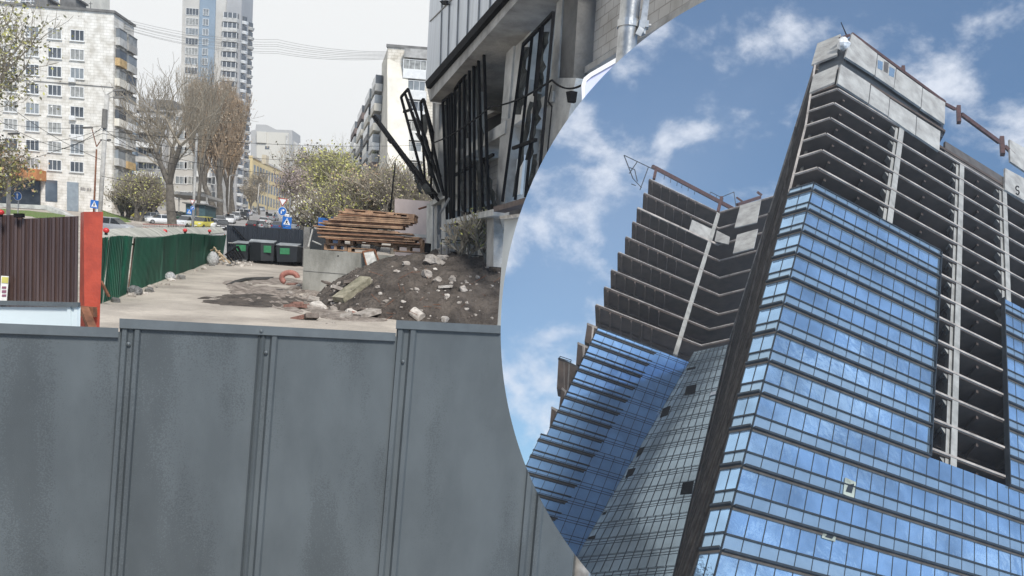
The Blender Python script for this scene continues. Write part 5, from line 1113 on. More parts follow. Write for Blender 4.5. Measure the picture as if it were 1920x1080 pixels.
# angle: -90 faces the viewer, 90 drives away
src_children = None
for a in (('sedan', 'white', 283, 415, -150, 'white saloon parked left of the bare tree, nearer the bushes'), ('suv', 'yellow', 271, 410, -140, 'yellow car mostly hidden behind the white saloon by the bushes'), ('sedan', 'white', 302, 420, -145, 'white saloon parked directly left of the bare tree trunk'),
          ('suv', 'green', 343, 417, -120, 'dark green car parked right of the bare tree trunk'), ('sedan', 'black', 329, 411, -120, 'dark car parked behind the bare tree trunk'), ('suv', 'white', 351, 426, -100, 'white car near the sign post right of the bare tree'),
          ('suv', 'yellow', 380, 428, -95, 'lime yellow taxi at the front of the queue'), ('sedan', 'white', 399, 428, -80, 'white car right of the yellow taxi'), ('sedan', 'white', 400, 405, 180, 'white saloon seen side-on behind the yellow taxi'), ('sedan', 'silver', 413, 420, -75, 'silver car behind the white one by the taxi'),
          ('suv', 'white', 431, 419, -75, 'white off-roader in the parked row above the green fence end'), ('suv', 'silver', 442, 413, -75, 'silver off-roader in the middle of the parked row'), ('suv', 'black', 457, 412, -80, 'black car in the parked row left of the lane'), ('suv', 'white', 465, 404, -80, 'white car behind the black one in the parked row'),
          ('sedan', 'black', 418, 431, -70, 'dark car just above the end of the green fence'), ('suv', 'grey', 481, 400, -80, 'grey car further up the parked row'), ('suv', 'silver', 490, 396, -82, 'silver car high up the parked row'), ('suv', 'white', 497, 392, -84, 'white car at the upper end of the parked row'), ('sedan', 'white', 506, 389, -84, 'small white car farthest up the street'),
          ('sedan', 'black', 476, 430, 95, 'black car driving away just above the dark fence'), ('sedan', 'silver', 489, 430, 95, 'silver car next to the black one above the dark fence'), ('sedan', 'white', 497, 421, 95, 'white car driving away in the middle of the lane'), ('suv', 'silver', 512, 414, 95, 'silver car driving away ahead of the white one'),
          ('suv', 'silver', 558, 431, 90, 'silver hatchback right of the sign post'), ('van', 'white', 545, 409, -90, 'white van behind the blue arrow sign'), ('van', 'white', 574, 410, -92, 'white van parked at the right pavement'), ('sedan', 'blue', 522, 432, 95, 'bluish car left of the crossing sign'), ('suv', 'white', 452, 404, 180, 'white off-roader crossing behind the parked row'),
          ('suv', 'silver', 212, 436, 0, 'pale car behind the red post, mostly hidden')):
    place(*a)

# ------------------------------------------------------------------ people
def person(label, x, y, top, bot, seed, walk=.25, Yf=None, jacket=M_steel):
    p = ground(x, y); h = 1.72; rd = random.Random(seed); t = thing('person', p, label, 'person', None)
    J = dict(pel=(0, 0, .92), chest=(0, .02, 1.32), neck=(0, .02, 1.48), head=(0, .03, 1.60), crown=(0, .03, 1.74), hl=(-.09, 0, .9), kl=(-.10, -walk * .4, .5), al=(-.10, walk * .2, .08), fl=(-.10, walk * .2 - .14, .04), hr=(.09, 0, .9), kr=(.10, walk * .4, .5), ar=(.10, walk * .9, .10), fr=(.10, walk * .9 - .13, .04), sl=(-.19, 0, 1.40), el=(-.25, .08, 1.12), wl=(-.24, -.08, .90), sr=(.19, 0, 1.40), er=(.25, -.05, 1.12), wr=(.26, .06, .88), gl=(-.24, -.12, .82), gr=(.26, .04, .80))
    E = [('pel', 'chest'), ('chest', 'neck'), ('neck', 'head'), ('head', 'crown'), ('pel', 'hl'), ('hl', 'kl'), ('kl', 'al'), ('al', 'fl'), ('pel', 'hr'), ('hr', 'kr'), ('kr', 'ar'), ('ar', 'fr'), ('chest', 'sl'), ('sl', 'el'), ('el', 'wl'), ('wl', 'gl'), ('chest', 'sr'), ('sr', 'er'), ('er', 'wr'), ('wr', 'gr')]
    Rd = dict(pel=.16, chest=.17, neck=.06, head=.10, crown=.07, hl=.10, kl=.065, al=.045, fl=.04, hr=.10, kr=.065, ar=.045, fr=.04, sl=.08, el=.055, wl=.04, sr=.08, er=.055, wr=.04, gl=.035, gr=.035)
    ks = list(J); me = bpy.data.meshes.new('body'); me.from_pydata([J[k] for k in ks], [(ks.index(a), ks.index(b)) for a, b in E], []); o = bpy.data.objects.new('body', me); COL.objects.link(o)
    md = o.modifiers.new('s', 'SKIN'); o.modifiers.new('u', 'SUBSURF').levels = 1
    for i, k_ in enumerate(ks): me.skin_vertices[0].data[i].radius = (Rd[k_], Rd[k_])
    me.skin_vertices[0].data[0].use_root = True
    dg = bpy.context.evaluated_depsgraph_get(); m2 = bpy.data.meshes.new_from_object(o.evaluated_get(dg)); o.modifiers.clear(); o.data = m2; o.parent = t; m2.materials.clear(); m2.materials.append(jacket); m2.materials.append(mat('skin', (.45, .28, .20), .6)); m2.materials.append(mat('trousers', (.05, .055, .07), .8))
    for f in m2.polygons: z = f.center.z; f.material_index = 1 if z > 1.5 and f.center.y < .06 or (z < .86 and abs(f.center.x) > .2) else 2 if z < .9 else 0
    ORG['body'] = Vector((0, 0, 0)); m = MB(); m.ball(p + Vector((0, .045, 1.66)), .115, seg=10, rings=6); m.build('hair', M_bark, t, smooth=True); return t
person('person in dark clothes standing by the parked cars', 427, 419, 0, 0, 1, .1)
person('person in a dark jacket walking between the cars in the lane', 500, 411, 0, 0, 2)
person('person in dark clothes walking on the right pavement, nearest the dark fence', 581, 423, 0, 0, 3, jacket=mat('jacket_grey', (.06, .06, .07), .8))
person('person in a light top on the right pavement behind the dark-clothed one', 572, 416, 0, 0, 4, jacket=mat('jacket_pale', (.4, .4, .4), .8))
# ------------------------------------------------------------------ the unfinished glass tower
VV, HH1, HH2 = (1838, -885), (4200, 1770), (-1870, 1354)
tv = ray(*VV).normalized(); e1 = ray(*HH1).normalized(); e2 = ray(*HH2).normalized(); e3 = ray(1155, 1561).normalized()
FH = 3.7
T0 = Vector((31.83, 90.89, 22.21))           # corner of the main wing at the reference floor
def lv(k): return T0 - tv * (k * FH)
F1 = Plane(T0, e1, tv); F2 = Plane(T0, e2, tv); L2W = 2.9
def w2(k): return 2.45 - .083 * k if k > -1 else 2.53 - .24 * (k + 1)
def L2k(k): return T0 + e2 * w2(k) - tv * (k * FH)
L2 = L2k(0)
tw = thing('office_tower', lv(17), 'tall unfinished tower with blue mirror glass and bare concrete upper floors', 'building')
M_gl = None
def glassmat(name, col, rough, metal, v=.12, sc=.25, bump=.02):
    m = mat(name, col, rough, metal, var=v, scale=sc, bump=bump, bscale=.5, detail=3); return m
G_v = glassmat('mirror_glass_blue', (.36, .56, .80), .05, .75, v=.3, sc=.18); G_s = glassmat('spandrel_glass', (.30, .43, .56), .15, .6); G_5 = glassmat('mirror_glass_deep', (.31, .56, .93), .07, .4); G_4 = glassmat('mirror_glass_grey', (.36, .45, .50), .16, .45, v=.2, sc=.12)
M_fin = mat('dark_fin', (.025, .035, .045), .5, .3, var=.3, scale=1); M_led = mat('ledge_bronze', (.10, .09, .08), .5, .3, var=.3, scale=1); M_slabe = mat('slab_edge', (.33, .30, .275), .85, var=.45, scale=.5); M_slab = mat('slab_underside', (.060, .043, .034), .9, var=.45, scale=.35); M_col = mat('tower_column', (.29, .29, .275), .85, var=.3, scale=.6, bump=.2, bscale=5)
M_pan_ = mat('precast_panel', (.33, .33, .315), .85, col2=(.22, .215, .205), scale=.5, bump=.2, bscale=3, detail=10); M_ribeam = mat('oxide_steel', (.07, .03, .028), .7, var=.4, scale=2)
# outward unit vectors kept in the floor plane of the tower
def inplane(n): n = n - tv * n.dot(tv); return n.normalized()
n1 = F1.n; n2 = F2.n
def fbox(P, a, la, b, lb, n, ln, m, mi=0):
    """box from corner P spanning a*la, b*lb, n*ln"""
    a, b, n = a * la, b * lb, n * ln; vs = [P, P + a, P + a + b, P + b, P + n, P + a + n, P + a + b + n, P + b + n]; m.add(vs, [(0, 1, 2, 3), (4, 5, 6, 7), (0, 1, 5, 4), (1, 2, 6, 5), (2, 3, 7, 6), (3, 0, 4, 7)], mi)
UMAX = 52.0
def glaze(F, u0, u1_, k0, k1, part='glass_strip', gv=G_v, gs=G_s, pitch_=1.66, wrap=False, fins=True, n=None, skipfin=None, seg=None):
    """one floor strip of curtain wall from level k0 down to k1 with mullions as its sub-part"""
    n = n or F.n
    for k in range(int(math.floor(k0)), int(math.ceil(k1))):
        u1 = u1_(k + .5) if callable(u1_) else u1_; pitch = (u1 - u0) / 2 if callable(u1_) else pitch_
        a_, b_ = max(k, k0), min(k + 1, k1); ts, te = a_, min(k + .33, b_)
        m = MB()
        if te > ts: fbox(F.pt(u0, -te * FH, .30), F.a, u1 - u0, F.b, (te - ts) * FH, n, .06, m, 1)
        vs0 = max(k + .33, a_)
        if b_ > vs0:
            x = u0; i = 0
            while x < u1 - .01:
                w = min(pitch, u1 - x); jt = (hash((k, i, int(u0))) % 100) / 100 - .5
                P = F.pt(x + .03, -b_ * FH, .30); nn = (n + F.a * jt * .012 + F.b * (((k * 7 + i * 13) % 10) / 10 - .5) * .012).normalized()
                fbox(P, F.a, w - .06, F.b, (b_ - vs0) * FH, nn, .05, m, 0); x += w; i += 1
        o = sub(m.build(part, [gv, gs], tw)); m = MB()
        fbox(F.pt(u0, -b_ * FH, .18), F.a, u1 - u0, F.b, (b_ - a_) * FH, n, .10, m, 0)
        x = u0
        while x <= u1 + .01: fbox(F.pt(x - .04, -b_ * FH, .33), F.a, .08, F.b, (b_ - a_) * FH, n, .04, m, 0); x += pitch
        m.build('mullion', M_fin, o)
        if fins:
            m = MB()
            if a_ == k: fbox(F.pt(u0 - .0, -(k) * FH - .06, .3), F.a, u1 - u0, F.b, .15, n, .16, m, 0)
            if k + .33 <= b_ and k + .33 >= a_: fbox(F.pt(u0, -(k + .33) * FH - .20, .3), F.a, u1 - u0, F.b, .19, n, .36, m, 0); fbox(F.pt(u0, -(k + .33) * FH - .40, .3), F.a, u1 - u0, F.b, .19, n, .14, m, 1)
            if m.v: m.build('ledge', [M_fin, M_led], o)
GAP0, GAP1, GB = 19.0, 30.0, 11.38
glaze(F1, -.17, GAP0, 3.0, GB, pitch_=GAP0 / 12); glaze(F1, GAP1, UMAX, 3.72, GB, pitch_=1.62); glaze(F1, -.17, UMAX, GB, 18, pitch_=GAP0 / 12)
glaze(F2, -.17, w2, 3.0, 18)
# broken panes, curtains
for (pts, mt_) in ((((1585, 895), (1605, 904), (1601, 935), (1581, 926)), mat('curtain_green', (.30, .34, .30), .8, var=.4, scale=1)), (((1545, 993), (1568, 1003), (1566, 1016), (1541, 1008)), MATS['curtain_green'])):
    m = MB(); m.prism([F1.px(x, y, .44) for x, y in pts], n1 * -.03); o = sub(m.build('broken_pane', mt_, tw)); m = MB(); c = [F1.px(x, y, .46) for x, y in pts]; ce = sum(c, Vector()) / 4; m.prism([ce + (p - ce) * f for p, f in zip(c, (.3, .75, .5, .6))], n1 * -.01); m.build('hole', M_fin, o)
# far wing geometry
SC = 2.1
K0 = CAM + ray(1290, 680) * ((L2 - CAM).dot((L2 - CAM).normalized()) * 0 + 1); K0 = CAM + ray(1290, 680) * (78.73 * SC)
F5 = Plane(K0, e1, tv)
J0 = None
jb = F5.px(1085, 1035); jdir = (jb - K0).normalized()     # slanting foot of the inner corner
F4 = Plane(K0, e2, jdir)
Jt = F4.px(1360, 669); Jb = F4.px(1252, 1095)
fardir = (Jb - Jt)
# side face of the main wing: near edge L2, far edge through Jt parallel to the columns
def farP(k):
    """far corner of the flank on level k of the main wing: lies on the far vertical"""
    return None
flr = e1.cross(e2).normalized()
far_s = 1.0
vfar = Plane(Jt, tv, e1)
kJ = -((Jt - T0).dot(flr)) / (tv.dot(flr) * FH)          # level of the far corner measured on the main wing's floors
FarTop = Jt + tv * (kJ * FH)                              # far corner at level 0
# floor slabs of the main wing
def lev_of(Q): return -((Q - T0).dot(flr)) / (tv.dot(flr) * FH)
fpl = [vfar.px(x, y) for x, y in ((1525, 107), (1440, 340), (1421, 420), (1360, 669), (1262, 1080), (1250, 1130))]
flv = [lev_of(q) for q in fpl]
def Far(k):
    for i in range(len(fpl) - 1):
        if flv[i] <= k <= flv[i + 1] or i == len(fpl) - 2 or (i == 0 and k < flv[0]):
            t = (k - flv[i]) / (flv[i + 1] - flv[i]); return fpl[i].lerp(fpl[i + 1], t)
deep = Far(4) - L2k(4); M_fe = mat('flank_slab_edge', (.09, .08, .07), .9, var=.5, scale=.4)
print('far levels', flv)
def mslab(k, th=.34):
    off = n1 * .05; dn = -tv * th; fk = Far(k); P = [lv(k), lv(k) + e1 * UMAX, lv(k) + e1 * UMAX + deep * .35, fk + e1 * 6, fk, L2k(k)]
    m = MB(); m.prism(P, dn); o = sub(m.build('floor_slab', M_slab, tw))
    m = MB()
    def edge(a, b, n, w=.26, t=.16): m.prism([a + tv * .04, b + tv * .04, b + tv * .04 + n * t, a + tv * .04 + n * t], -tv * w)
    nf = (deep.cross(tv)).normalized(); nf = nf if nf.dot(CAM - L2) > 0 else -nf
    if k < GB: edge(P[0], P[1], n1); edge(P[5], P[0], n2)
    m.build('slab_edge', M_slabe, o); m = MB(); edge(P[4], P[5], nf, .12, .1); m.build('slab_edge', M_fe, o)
    if k < 12:
        m = MB()
        for u in range(0, int(UMAX), 5): fbox(lv(k) + e1 * (u + 1.2) - tv * (th + .45) + deep.normalized() * .6, e1, .35, tv, .45, deep.normalized(), 14, m)
        for d_ in (3.2, 8.0): fbox(lv(k) + e1 * .5 - tv * (th + .40) + deep.normalized() * d_, e1, UMAX - 2, tv, .40, deep.normalized(), .4, m)
        m.build('floor_beam', M_slab, o)
for k in range(-3, 18): mslab(k)
m = MB()
for k in (-6.6, -5.4, -4.3): nf = deep.cross(tv).normalized(); nf = nf if nf.dot(CAM - L2) > 0 else -nf; m = MB(); q_ = [L2k(k), Far(k), Far(k) - nf * 3, L2k(k) - nf * 3]; m.prism([p + nf * .1 for p in q_], -tv * .3); m.build('roof_slab' if k < -6 else 'floor_slab', M_slabe if k < -6 else M_fe, tw)
# core wall behind the open floors
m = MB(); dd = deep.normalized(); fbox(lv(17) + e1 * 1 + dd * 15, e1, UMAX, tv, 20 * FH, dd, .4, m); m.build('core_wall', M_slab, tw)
# flank wall between the slab edges
m = MB(); nf = deep.cross(tv).normalized(); nf = nf if nf.dot(CAM - L2) > 0 else -nf
for k in [-6.5, -5, -4] + list(range(-3, 18)): m.prism([L2k(k) - nf * .5 + dd, L2k(int(k) + 1 if k > -6 else -5) - nf * .5 + dd, Far(int(k) + 1 if k > -6 else -5) - nf * .5, Far(k) - nf * .5], -nf * .3)
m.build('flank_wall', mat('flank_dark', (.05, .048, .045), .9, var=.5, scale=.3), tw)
m = MB()
for f_ in (.0, .16, .42, .8):
    m = MB()
    for k in range(-6, 17):
        if f_ == 0 and k > 2: continue
        m.bar(L2k(k).lerp(Far(k), f_) + nf * .12, L2k(k + 1).lerp(Far(k + 1), f_) + nf * .12, .22)
    m.build('flank_rail', M_fe if f_ else M_slabe, tw)
# columns of the main facade
for u, k0, k1 in ((10.7, -3, 3.7), (22.2, -3, 12.2), (31.0, -3, 4.6), (42, -3, 4.6)):
    m = MB(); fbox(lv(k1) + e1 * (u - .5) + dd * .15 - n1 * 0, e1, .5, tv, (k1 - k0) * FH, dd, 1.1, m); fbox(lv(k1) + e1 * u + n1 * .10 + dd * .0, e1, .85, tv, (k1 - k0) * FH, dd, .9, m); o = m.build('column', M_col, tw)
    sub(o)
    for k in range(int(k0), int(k1) + 1):
        m = MB(); m.prism([lv(k) + e1 * (u - 1.2) + dd * .3 - tv * .34, lv(k) + e1 * (u - .45) + dd * .3 - tv * .34, lv(k) + e1 * (u - .45) + dd * .3 - tv * 1.1], dd * .9); m.build('corbel', M_col, o)
# glass end posts and the gap frame
m = MB(); fbox(F1.pt(GAP0 - .0, -GB * FH, .1), e1, .12, tv, (GB - 3.1) * FH, n1, .5, m); fbox(F1.pt(GAP1 - .12, -GB * FH, .1), e1, .12, tv, (GB - 3.72) * FH, n1, .5, m); m.build('edge_trim', M_fin, tw)
# precast panels at the top
def zq(pts, x0=1440, y0=20, s=4.0): return [(x0 + x / s, y0 + y / s) for x, y in pts]
def panel(F, pts, off=.35, th=.25, lab=None, name='precast_panel'):
    P = [F.px(x, y, off) for x, y in pts]; m = MB(); m.prism(P, -F.n * th); return m.build(name, M_pan_, tw, label=lab)
U = [[(630, 170), (820, 322), (800, 485), (580, 345)], [(824, 328), (960, 430), (943, 583), (805, 490)], [(965, 436), (1158, 575), (1145, 725), (945, 587)], [(1162, 580), (1330, 690), (1325, 852), (1150, 735)],
     [(548, 402), (768, 547), (752, 693), (523, 545)], [(775, 557), (912, 655), (900, 790), (757, 697)], [(917, 660), (1113, 790), (1105, 935), (903, 795)], [(1118, 795), (1293, 905), (1285, 1053), (1110, 935)]]
for q in U: o = panel(F1, zq(q))
wp = sub(o)
# window openings in the second upper panel
for q in ([(824, 368), (862, 385), (858, 448), (822, 430)], [(872, 378), (906, 392), (898, 470), (868, 452)], [(912, 418), (952, 440), (944, 500), (906, 484)]):
    m = MB(); m.prism([F1.px(x, y, .38) for x, y in zq(q)], n1 * -.02); m.build('window', G_s if q[0][0] != 872 else M_led, tw)
for q in ([(370, 245), (545, 175), (515, 330), (325, 405)], [(343, 482), (525, 405), (497, 535), (310, 615)]): panel(F2, zq(q))
panel(F1, [(1440 + 1812 / 4, 240 + 85 / 4), (1935, 285), (1935, 330), (1440 + 1818 / 4, 240 + 250 / 4)])
sp = sub(panel(F1, [(1440 + 1780 / 4, 240 + 300 / 4), (1935, 342), (1935, 384), (1440 + 1778 / 4, 240 + 462 / 4)], lab='precast panel marked with a black letter S'))
# the letter S
pts = []
for i in range(22):
    t = i / 21
    if t < .5: a_ = R_(20 + 250 * t * 2); pts.append((1907.5 + 2.9 * math.cos(a_), 353 - 4.0 * math.sin(a_) + 0))
    else: a_ = R_(90 - 250 * (t - .5) * 2); pts.append((1907.5 + 2.9 * math.cos(a_) + .2, 361 - 4.0 * math.sin(a_)))
m = MB(); m.path([F1.px(x + (y - 357) * .02, y, .38) for x, y in pts], .09, 5); m.build('letter', M_steel, sp)
# roof edge slab, dark band between the panel rows, steel frame on the roof
for (k, o_) in ((-3.35, .1), (-4.6, .15)):
    m = MB(); fbox(lv(k - 0) + n1 * (o_) - tv * .4, e1, 19 if k < -4 else UMAX, tv, .55, dd, 14, m); fbox(lv(k) - tv * .4 + n2 * o_, e2, 3.2, tv, .55, dd, 14, m); m.build('roof_slab', M_slab, tw)
m = MB(); fbox(F1.pt(0, 4.2 * FH, -.2), e1, 19, tv, 3.0 * FH, -n1, .3, m); fbox(F2.pt(0, 4.2 * FH, -.2), e2, 3.3, tv, 2.8 * FH, -n2, .3, m); m.build('backing_wall', M_fin, tw)
m = MB()
def tb(p, q, w=.35, F=F1, off=.1): m.bar(F.px(*p, off), F.px(*q, off), w, w)
tb((1597, 63), (1772, 192), .3); tb((1772, 195), (1791, 205)); tb((1802, 214), (1874, 267), .45); tb((1884, 274), (1900, 290), .4); tb((1797, 200), (1798, 230), .5); tb((1878, 258), (1880, 290), .55); tb((1693, 125), (1694, 135), .4); tb((1575, 72), (1592, 66), .3)
m.build('roof_steel', M_ribeam, tw)
m = MB(); m.tube(F1.px(1589, 70, 0), F1.px(1577, 42, 0), .09, .05); m.build('antenna', M_steel, tw)
m = MB(); m.ball(F1.px(1582, 82, .2), .75, seg=10, rings=6, jit=.2, rnd=random.Random(2)); m.build('corner_wrap', mat('white_plastic_wrap', (.7, .7, .7), .4, var=.3), tw)
# parapet wall of the upper right floors
m = MB(); fbox(F1.pt(19.3, 3.05 * FH, 0), e1, UMAX - 19.3, tv, .9 * FH, -n1, .3, m); m.build('parapet', M_led, tw)

# --- far wing: glass and open floors
u_l = F5.uv(1122, 612)[0]; kt = -F5.uv(1122, 612)[1] / FH
def f5(k): return K0 - tv * ((k) * FH)
n5 = F5.n
kk0 = -F5.uv(1290, 680)[1] / FH
def ujoin(k):
    """position of the slanting inner corner on level k"""
    P = K0 - tv * (k * FH); lo, hi = -30, 10
    # the corner line: K0 + s*jdir
    s = -(k * FH) / (jdir.dot(tv) - jdir.dot(e1) * 0 if False else 1) if False else None
    a, b = F5.a, F5.b; ab = a.dot(b); qa, qb = jdir.dot(a), jdir.dot(b); ua = (qa - ab * qb) / (1 - ab * ab); wb = (qb - ab * qa) / (1 - ab * ab)
    return ua * (-k * FH) / wb
ul = F5.uv(1122, 611)[0]; ul2 = F5.uv(1018, 806)[0]; kw2 = -F5.uv(1018, 806)[1] / FH
fin_u = F5.uv(1228, 674)[0]
for k in range(0, 20):
    uL = ul if k < kw2 - .5 else ul2; uR = ujoin(k + .5) if k > 0 else 0
    uR0, uR1 = ujoin(k), ujoin(k + 1)
    if uR - uL < 1: continue
    m = MB(); W0 = -(k + 1) * FH; pit = 2.2; x = uL; i = 0
    while x < max(uR0, uR1):
        x2 = min(x + pit, max(uR0, uR1)); tt_, bt_ = min(x2, max(uR0, x)), min(x2, max(uR1, x))
        nn = (n5 + e1 * (((k * 5 + i * 3) % 9) / 9 - .5) * .014).normalized()
        P = [F5.pt(x + .03, W0, .3), F5.pt(max(x + .04, bt_ - .03), W0, .3), F5.pt(max(x + .04, tt_ - .03), W0 + FH, .3), F5.pt(x + .03, W0 + FH, .3)]
        m.prism(P, nn * .05); x += pit; i += 1
    o = sub(m.build('glass_strip', G_5, tw)); m = MB()
    fbox(F5.pt(uL, W0, .15), e1, min(uR0, uR1) - uL, tv, FH, n5, .1, m)
    x = uL
    while x < min(uR0, uR1): fbox(F5.pt(x - .04, W0, .33), e1, .08, tv, FH, n5, .07, m); x += pit
    for q in (0, .2, .33): fbox(F5.pt(uL, -(k + q) * FH - .05, .33), e1, max(ujoin(k + q), uL + 1) - uL, tv, .09, n5, .06, m)
    m.build('mullion', M_fin, o); m = MB(); ue = fin_u - (ujoin(0) - ujoin(k)) * .86
    if ue > uL + 1:
        fbox(F5.pt(uL - .2, -k * FH - .1, .3), e1, ue - uL, tv, .26, n5, .2, m); fbox(F5.pt(uL - .2, -(k + .33) * FH - .0, .3), e1, ue - uL - .3, tv, .22, n5, .22, m, 0); fbox(F5.pt(uL - .2, -(k + .33) * FH - .5, .3), e1, ue - uL - .6, tv, .24, n5, .22, m, 0); fbox(F5.pt(uL - .2, -(k + .33) * FH - .25, .3), e1, ue - uL - .5, tv, .22, n5, .12, m, 1); m.build('ledge', [M_fin, M_led], o)
# grey slanting wall between the wings
n4 = F4.n
ua4 = F4.uv(1360, 669)
rL = lambda s: 0.0
H4 = FH / abs(jdir.dot(tv) / 1.0)
sJ = []
# floor levels along the slanting line
def w4(k):
    # distance along jdir that drops k floors
    a, b = F5.a, F5.b; ab = a.dot(b); qa, qb = jdir.dot(a), jdir.dot(b); wb = (qb - ab * qa) / (1 - ab * ab); return (-k * FH) / wb
uR_t, wR_t = F4.uv(1360, 669); uR_b, wR_b = F4.uv(1262, 1080)
def uR4(w): return uR_t + (uR_b - uR_t) * (w - wR_t) / (wR_b - wR_t)
vd4 = None
for k in range(-1, 19):
    wa, wb_ = w4(k), w4(k + 1); ua_, ub_ = uR4(wa), uR4(wb_); m = MB(); n_ = 8 + max(0, k // 3)
    for i in range(n_):
        f0, f1 = i / n_, (i + 1) / n_; q = (((k * 3 + i * 7) % 11) / 11 - .5)
        P = [F4.pt(ua_ * f0, wa, 0), F4.pt(ua_ * f1, wa, 0), F4.pt(ub_ * f1, wb_, 0), F4.pt(ub_ * f0, wb_, 0)]
        c = sum(P, Vector()) / 4; P = [c + (p - c) * .975 for p in P]; m.prism(P, (n4 + e2 * q * .05 + tv * q * .04).normalized() * .06)
    o = sub(m.build('glass_strip', G_4, tw)); m = MB()
    m.prism([F4.pt(0, wa, -.15), F4.pt(ua_, wa, -.15), F4.pt(ub_, wb_, -.15), F4.pt(0, wb_, -.15)], -n4 * .2)
    for i in range(n_ + 1):
        f0 = i / n_; A1, A2 = F4.pt(ua_ * f0, wa, .07), F4.pt(ub_ * f0, wb_, .07); ex_ = e2 * .07; m.prism([A1 - ex_, A1 + ex_, A2 + ex_, A2 - ex_], n4 * .04)
    for q in (.05, .22, .36):
        w_ = wa + (wb_ - wa) * q; d_ = .10
        m.prism([F4.pt(0, w_, .06), F4.pt(uR4(w_), w_, .06), F4.pt(uR4(w_), w_ + d_, .06), F4.pt(0, w_ + d_, .06)], n4 * .04)
    m.build('mullion', M_fin, o)
for q in ([(1287, 725), (1306, 720), (1303, 737), (1283, 741)], [(1243, 766), (1258, 760), (1252, 778), (1237, 783)], [(1280, 905), (1301, 901), (1297, 925), (1275, 927)], [(1197, 842), (1209, 837), (1203, 850), (1193, 858)], [(1178, 880), (1192, 877), (1186, 890), (1172, 897)], [(1131, 961), (1138, 958), (1135, 964), (1129, 965)], [(1104, 1007), (1117, 1003), (1115, 1010), (1102, 1011)], [(1289, 690), (1305, 687), (1303, 691), (1287, 694)]):
    m = MB(); m.prism([F4.px(x, y, .14) for x, y in q], -n4 * .04); m.build('open_window', M_steel, tw)  # black plates on the glass: shade inside the open windows, as colour
m = MB(); m.prism([F4.px(x, y, .2) for x, y in ((1333, 736), (1343, 733), (1342, 739), (1331, 742))], n4 * .04); m.build('tilted_pane', M_white, tw)
# open floors of the far wing: each slab has its own outline with the inner angle
ls = [(1217, 336), (1207, 362), (1195, 389), (1186, 416), (1173, 444), (1159, 473), (1146, 506), (1133, 538), (1117, 571)]
vx = [(1347, 402), (1347, 432), (1347, 462), (1347, 495), (1347, 528), (1347, 561), (1345, 598), (1327, 629), (1312, 657)]
rx = [(1470, 372), (1462, 402), (1456, 435), (1442, 473), (1432, 507), (1420, 543), (1408, 577), (1396, 610), (1384, 641)]
d5 = e3
for i, (l, v, r) in enumerate(zip(ls, vx, rx)):
    a_ = F5.px(*l); ulv, wlv = F5.uv(*l); wv = F5.uv(*v)[1]; uv_ = F5.uv(*v)[0]; w_ = wlv
    A_, B_ = F5.pt(ulv, w_), F5.pt(uv_, w_); Pn = Plane(B_, e2, e1); C_ = B_ - e2 * 9.5
    C_ = B_ - e2 * (abs((Plane(B_, e2, tv)).uv(*r)[0]))
    P = [A_, B_, C_, C_ + d5 * 16, B_ + d5 * 16, A_ + d5 * 16]; m = MB(); m.prism(P[:2] + [B_ + d5 * 16, A_ + d5 * 16], -tv * .5); m.prism([B_, C_, C_ + d5 * 16, B_ + d5 * 16], -tv * .5); o = sub(m.build('floor_slab', M_slab, tw))
    m = MB(); m.prism([A_ + tv * .03, B_ + tv * .03, B_ + n5 * .25 + tv * .03, A_ + n5 * .25 + tv * .03], -tv * (.22 if i != 2 else .6)); nq = (-e2).cross(tv).normalized(); nq = nq if nq.dot(CAM - B_) > 0 else -nq; m.prism([B_ + tv * .03, C_ + tv * .03, C_ + nq * .25 + tv * .03, B_ + nq * .25 + tv * .03], -tv * .22); m.build('slab_edge', M_slabe, o)
    m = MB()
    for j in range(6): fbox(A_ + e1 * (1 + j * 2.6) - tv * 1.1, e1, .3, tv, .6, d5, 10, m)
    fbox(A_ + e1 * .3 - tv * 1.0 + d5 * 5, e1, (B_ - A_).length, tv, .5, d5, .4, m); m.build('floor_beam', M_slab, o)
m = MB(); A_ = F5.px(1122, 612); C_ = F5.pt(0, F5.uv(1122, 612)[1]); fbox(A_ + d5 * 12 - tv * 2, e1, (C_ - A_).length + 6, tv, 11 * FH, d5, .4, m); m.build('core_wall', M_slab, tw)
m = MB(); tcol = F5.px(1345, 395, .2); bcol = F5.px(1262, 663, .2); q = e1 * 1.05; m.prism([tcol, tcol + q, bcol + q, bcol], d5 * 1.2); m.build('column', M_col, tw)
m = MB(); P = [F5.px(x, y, .15) for x, y in ((1298, 412), (1336, 430), (1330, 452), (1292, 433))]; m.prism(P, -n5 * .2); m.build('precast_panel', M_pan_, tw)
m = MB(); F4b = Plane(F5.px(1347, 432), e2, tv); P = [F4b.px(x, y, .2) for x, y in ((1344, 432), (1368, 444), (1366, 458), (1340, 452))]; m.prism(P, -F4b.n * .2); m.build('precast_panel', M_pan_, tw)
for q in ([(1388, 385), (1427, 374), (1419, 417), (1377, 427)], [(1382, 440), (1421, 429), (1413, 465), (1374, 475)]): m = MB(); m.prism([F4b.px(x, y, 2.0) for x, y in q], -F4b.n * .25); m.build('precast_panel', M_pan_, tw)
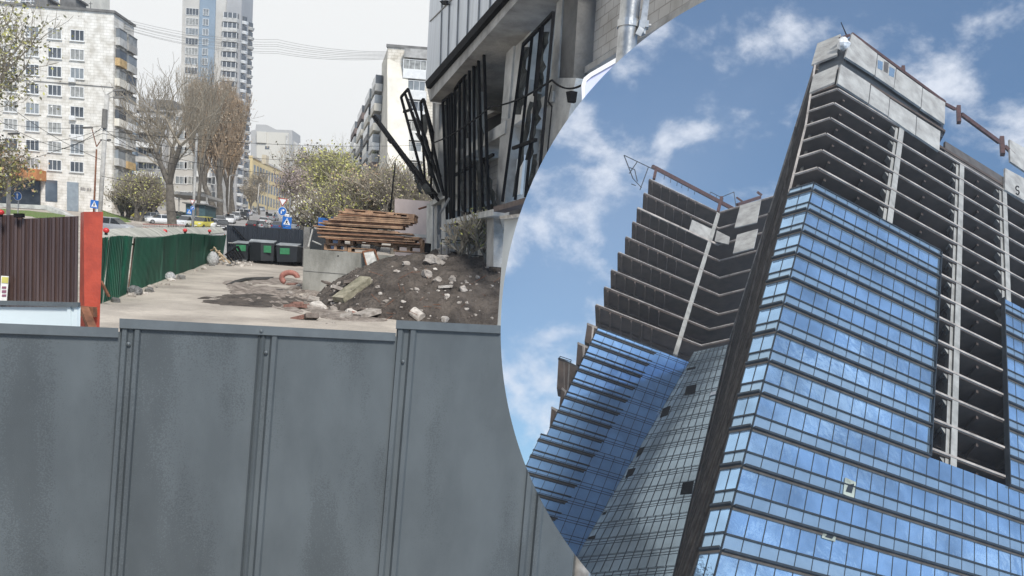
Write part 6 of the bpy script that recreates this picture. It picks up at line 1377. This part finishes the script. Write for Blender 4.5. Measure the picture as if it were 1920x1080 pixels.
# stepped slab ends left of the far glass
for (x0, y0, x1, y1, x2, y2) in ((1101, 607, 1128, 618, 1096, 640), (1083, 643, 1112, 656, 1080, 682), (1047, 672, 1092, 692, 1044, 728), (1053, 728, 1070, 742, 1048, 765), (1034, 764, 1056, 775, 1030, 806)):
    P = [F5.px(x, y, -.3) for x, y in ((x0, y0), (x1, y1), (x2 + (x1 - x0), y2 + 14), (x2, y2))]; m = MB(); m.prism(P, d5 * 3); o = sub(m.build('slab_end', M_slab, tw)); m = MB(); m.bar(P[0] - n5 * 0, P[1], .3, .4); m.bar(P[0] + e1 * 1.2, P[3] + e1 * 1.6, .12); m.bar(P[0].lerp(P[1], .45), P[3].lerp(P[2], .45), .25); m.build('slab_edge', M_slabe if y0 != 672 else M_led, o)
# roof steel, railings and the little derrick on the far wing
m = MB(); B5 = lambda p, q, w=.3: m.bar(F5.px(*p, .2), F5.px(*q, .2), w, w)
B5((1223, 312), (1375, 392), .8); B5((1231, 314), (1226, 336), .6); B5((1353, 370), (1346, 398), .7); B5((1382, 384), (1425, 370), .7); B5((1381, 370), (1392, 378), .4); B5((1420, 360), (1428, 366), .5); m.build('roof_steel', M_ribeam, tw)
m = MB()
for (x, y) in ((1245, 336), (1278, 352), (1330, 372)):
    for a_, b_ in (((0, 0), (2, -12)), ((2, -12), (26, 0)), ((26, 0), (24, 12)), ((14, -6), (12, 6))): B5((x + a_[0], y + a_[1]), (x + b_[0], y + b_[1]), .13)
B5((1352, 370), (1376, 360), .15); B5((1376, 360), (1380, 388), .15); m.build('guard_rail', M_fin, tw)
m = MB()
for a_, b_ in (((1170, 291), (1216, 313)), ((1170, 291), (1187, 335)), ((1187, 335), (1203, 352)), ((1216, 313), (1200, 356)), ((1180, 314), (1190, 318)), ((1190, 318), (1195, 340)), ((1195, 303), (1180, 325)), ((1216, 313), (1226, 318)), ((1184, 345), (1192, 348))): B5(a_, b_, .16)
m.build('derrick', M_fin, tw)
m = MB()
for a_, b_ in (((1050, 668), (1071, 675)), ((1050, 668), (1049, 674)), ((1071, 675), (1070, 681)), ((1049, 671), (1070, 678))): B5(a_, b_, .12)
m.build('guard_rail', M_steel, tw)

# ------------------------------------------------------------------ finish
run_cut()
bb0 = Vector((1e9,) * 3); bb1 = Vector((-1e9,) * 3)
bpy.context.view_layer.update()
for o in COL.objects:
    if o.type == 'MESH':
        for c in o.bound_box:
            w_ = o.matrix_world @ Vector(c)
            for i in range(3): bb0[i] = min(bb0[i], w_[i]); bb1[i] = max(bb1[i], w_[i])
print('bounds', bb0, bb1)
for o in COL.objects:
    if o.type == 'MESH' and (o.matrix_world @ Vector(o.bound_box[0])).length > 600: print('far', o.name)
m = MB(); m.bx(bb0.x - 2, bb1.x + 2, bb0.y - 2, bb1.y + 2, bb0.z - 1, bb1.z + 3); hz = m.build('haze', M_conc, kind='stuff', label='pale spring haze over the street', cat='haze')
hm = bpy.data.materials.new('haze_air'); hm.use_nodes = True; t_ = hm.node_tree; t_.nodes.clear(); pv = t_.nodes.new('ShaderNodeVolumePrincipled'); ou = t_.nodes.new('ShaderNodeOutputMaterial'); t_.links.new(pv.outputs[0], ou.inputs['Volume'])
pv.inputs['Color'].default_value = (.93, .95, 1, 1); pv.inputs['Density'].default_value = 0.00040; pv.inputs['Anisotropy'].default_value = 0.2
hz.data.materials.clear(); hz.data.materials.append(hm)
for o in ORGE:
    if '_org' in o: del o['_org']
for o in COL.objects:
    if '_org' in o: del o['_org']
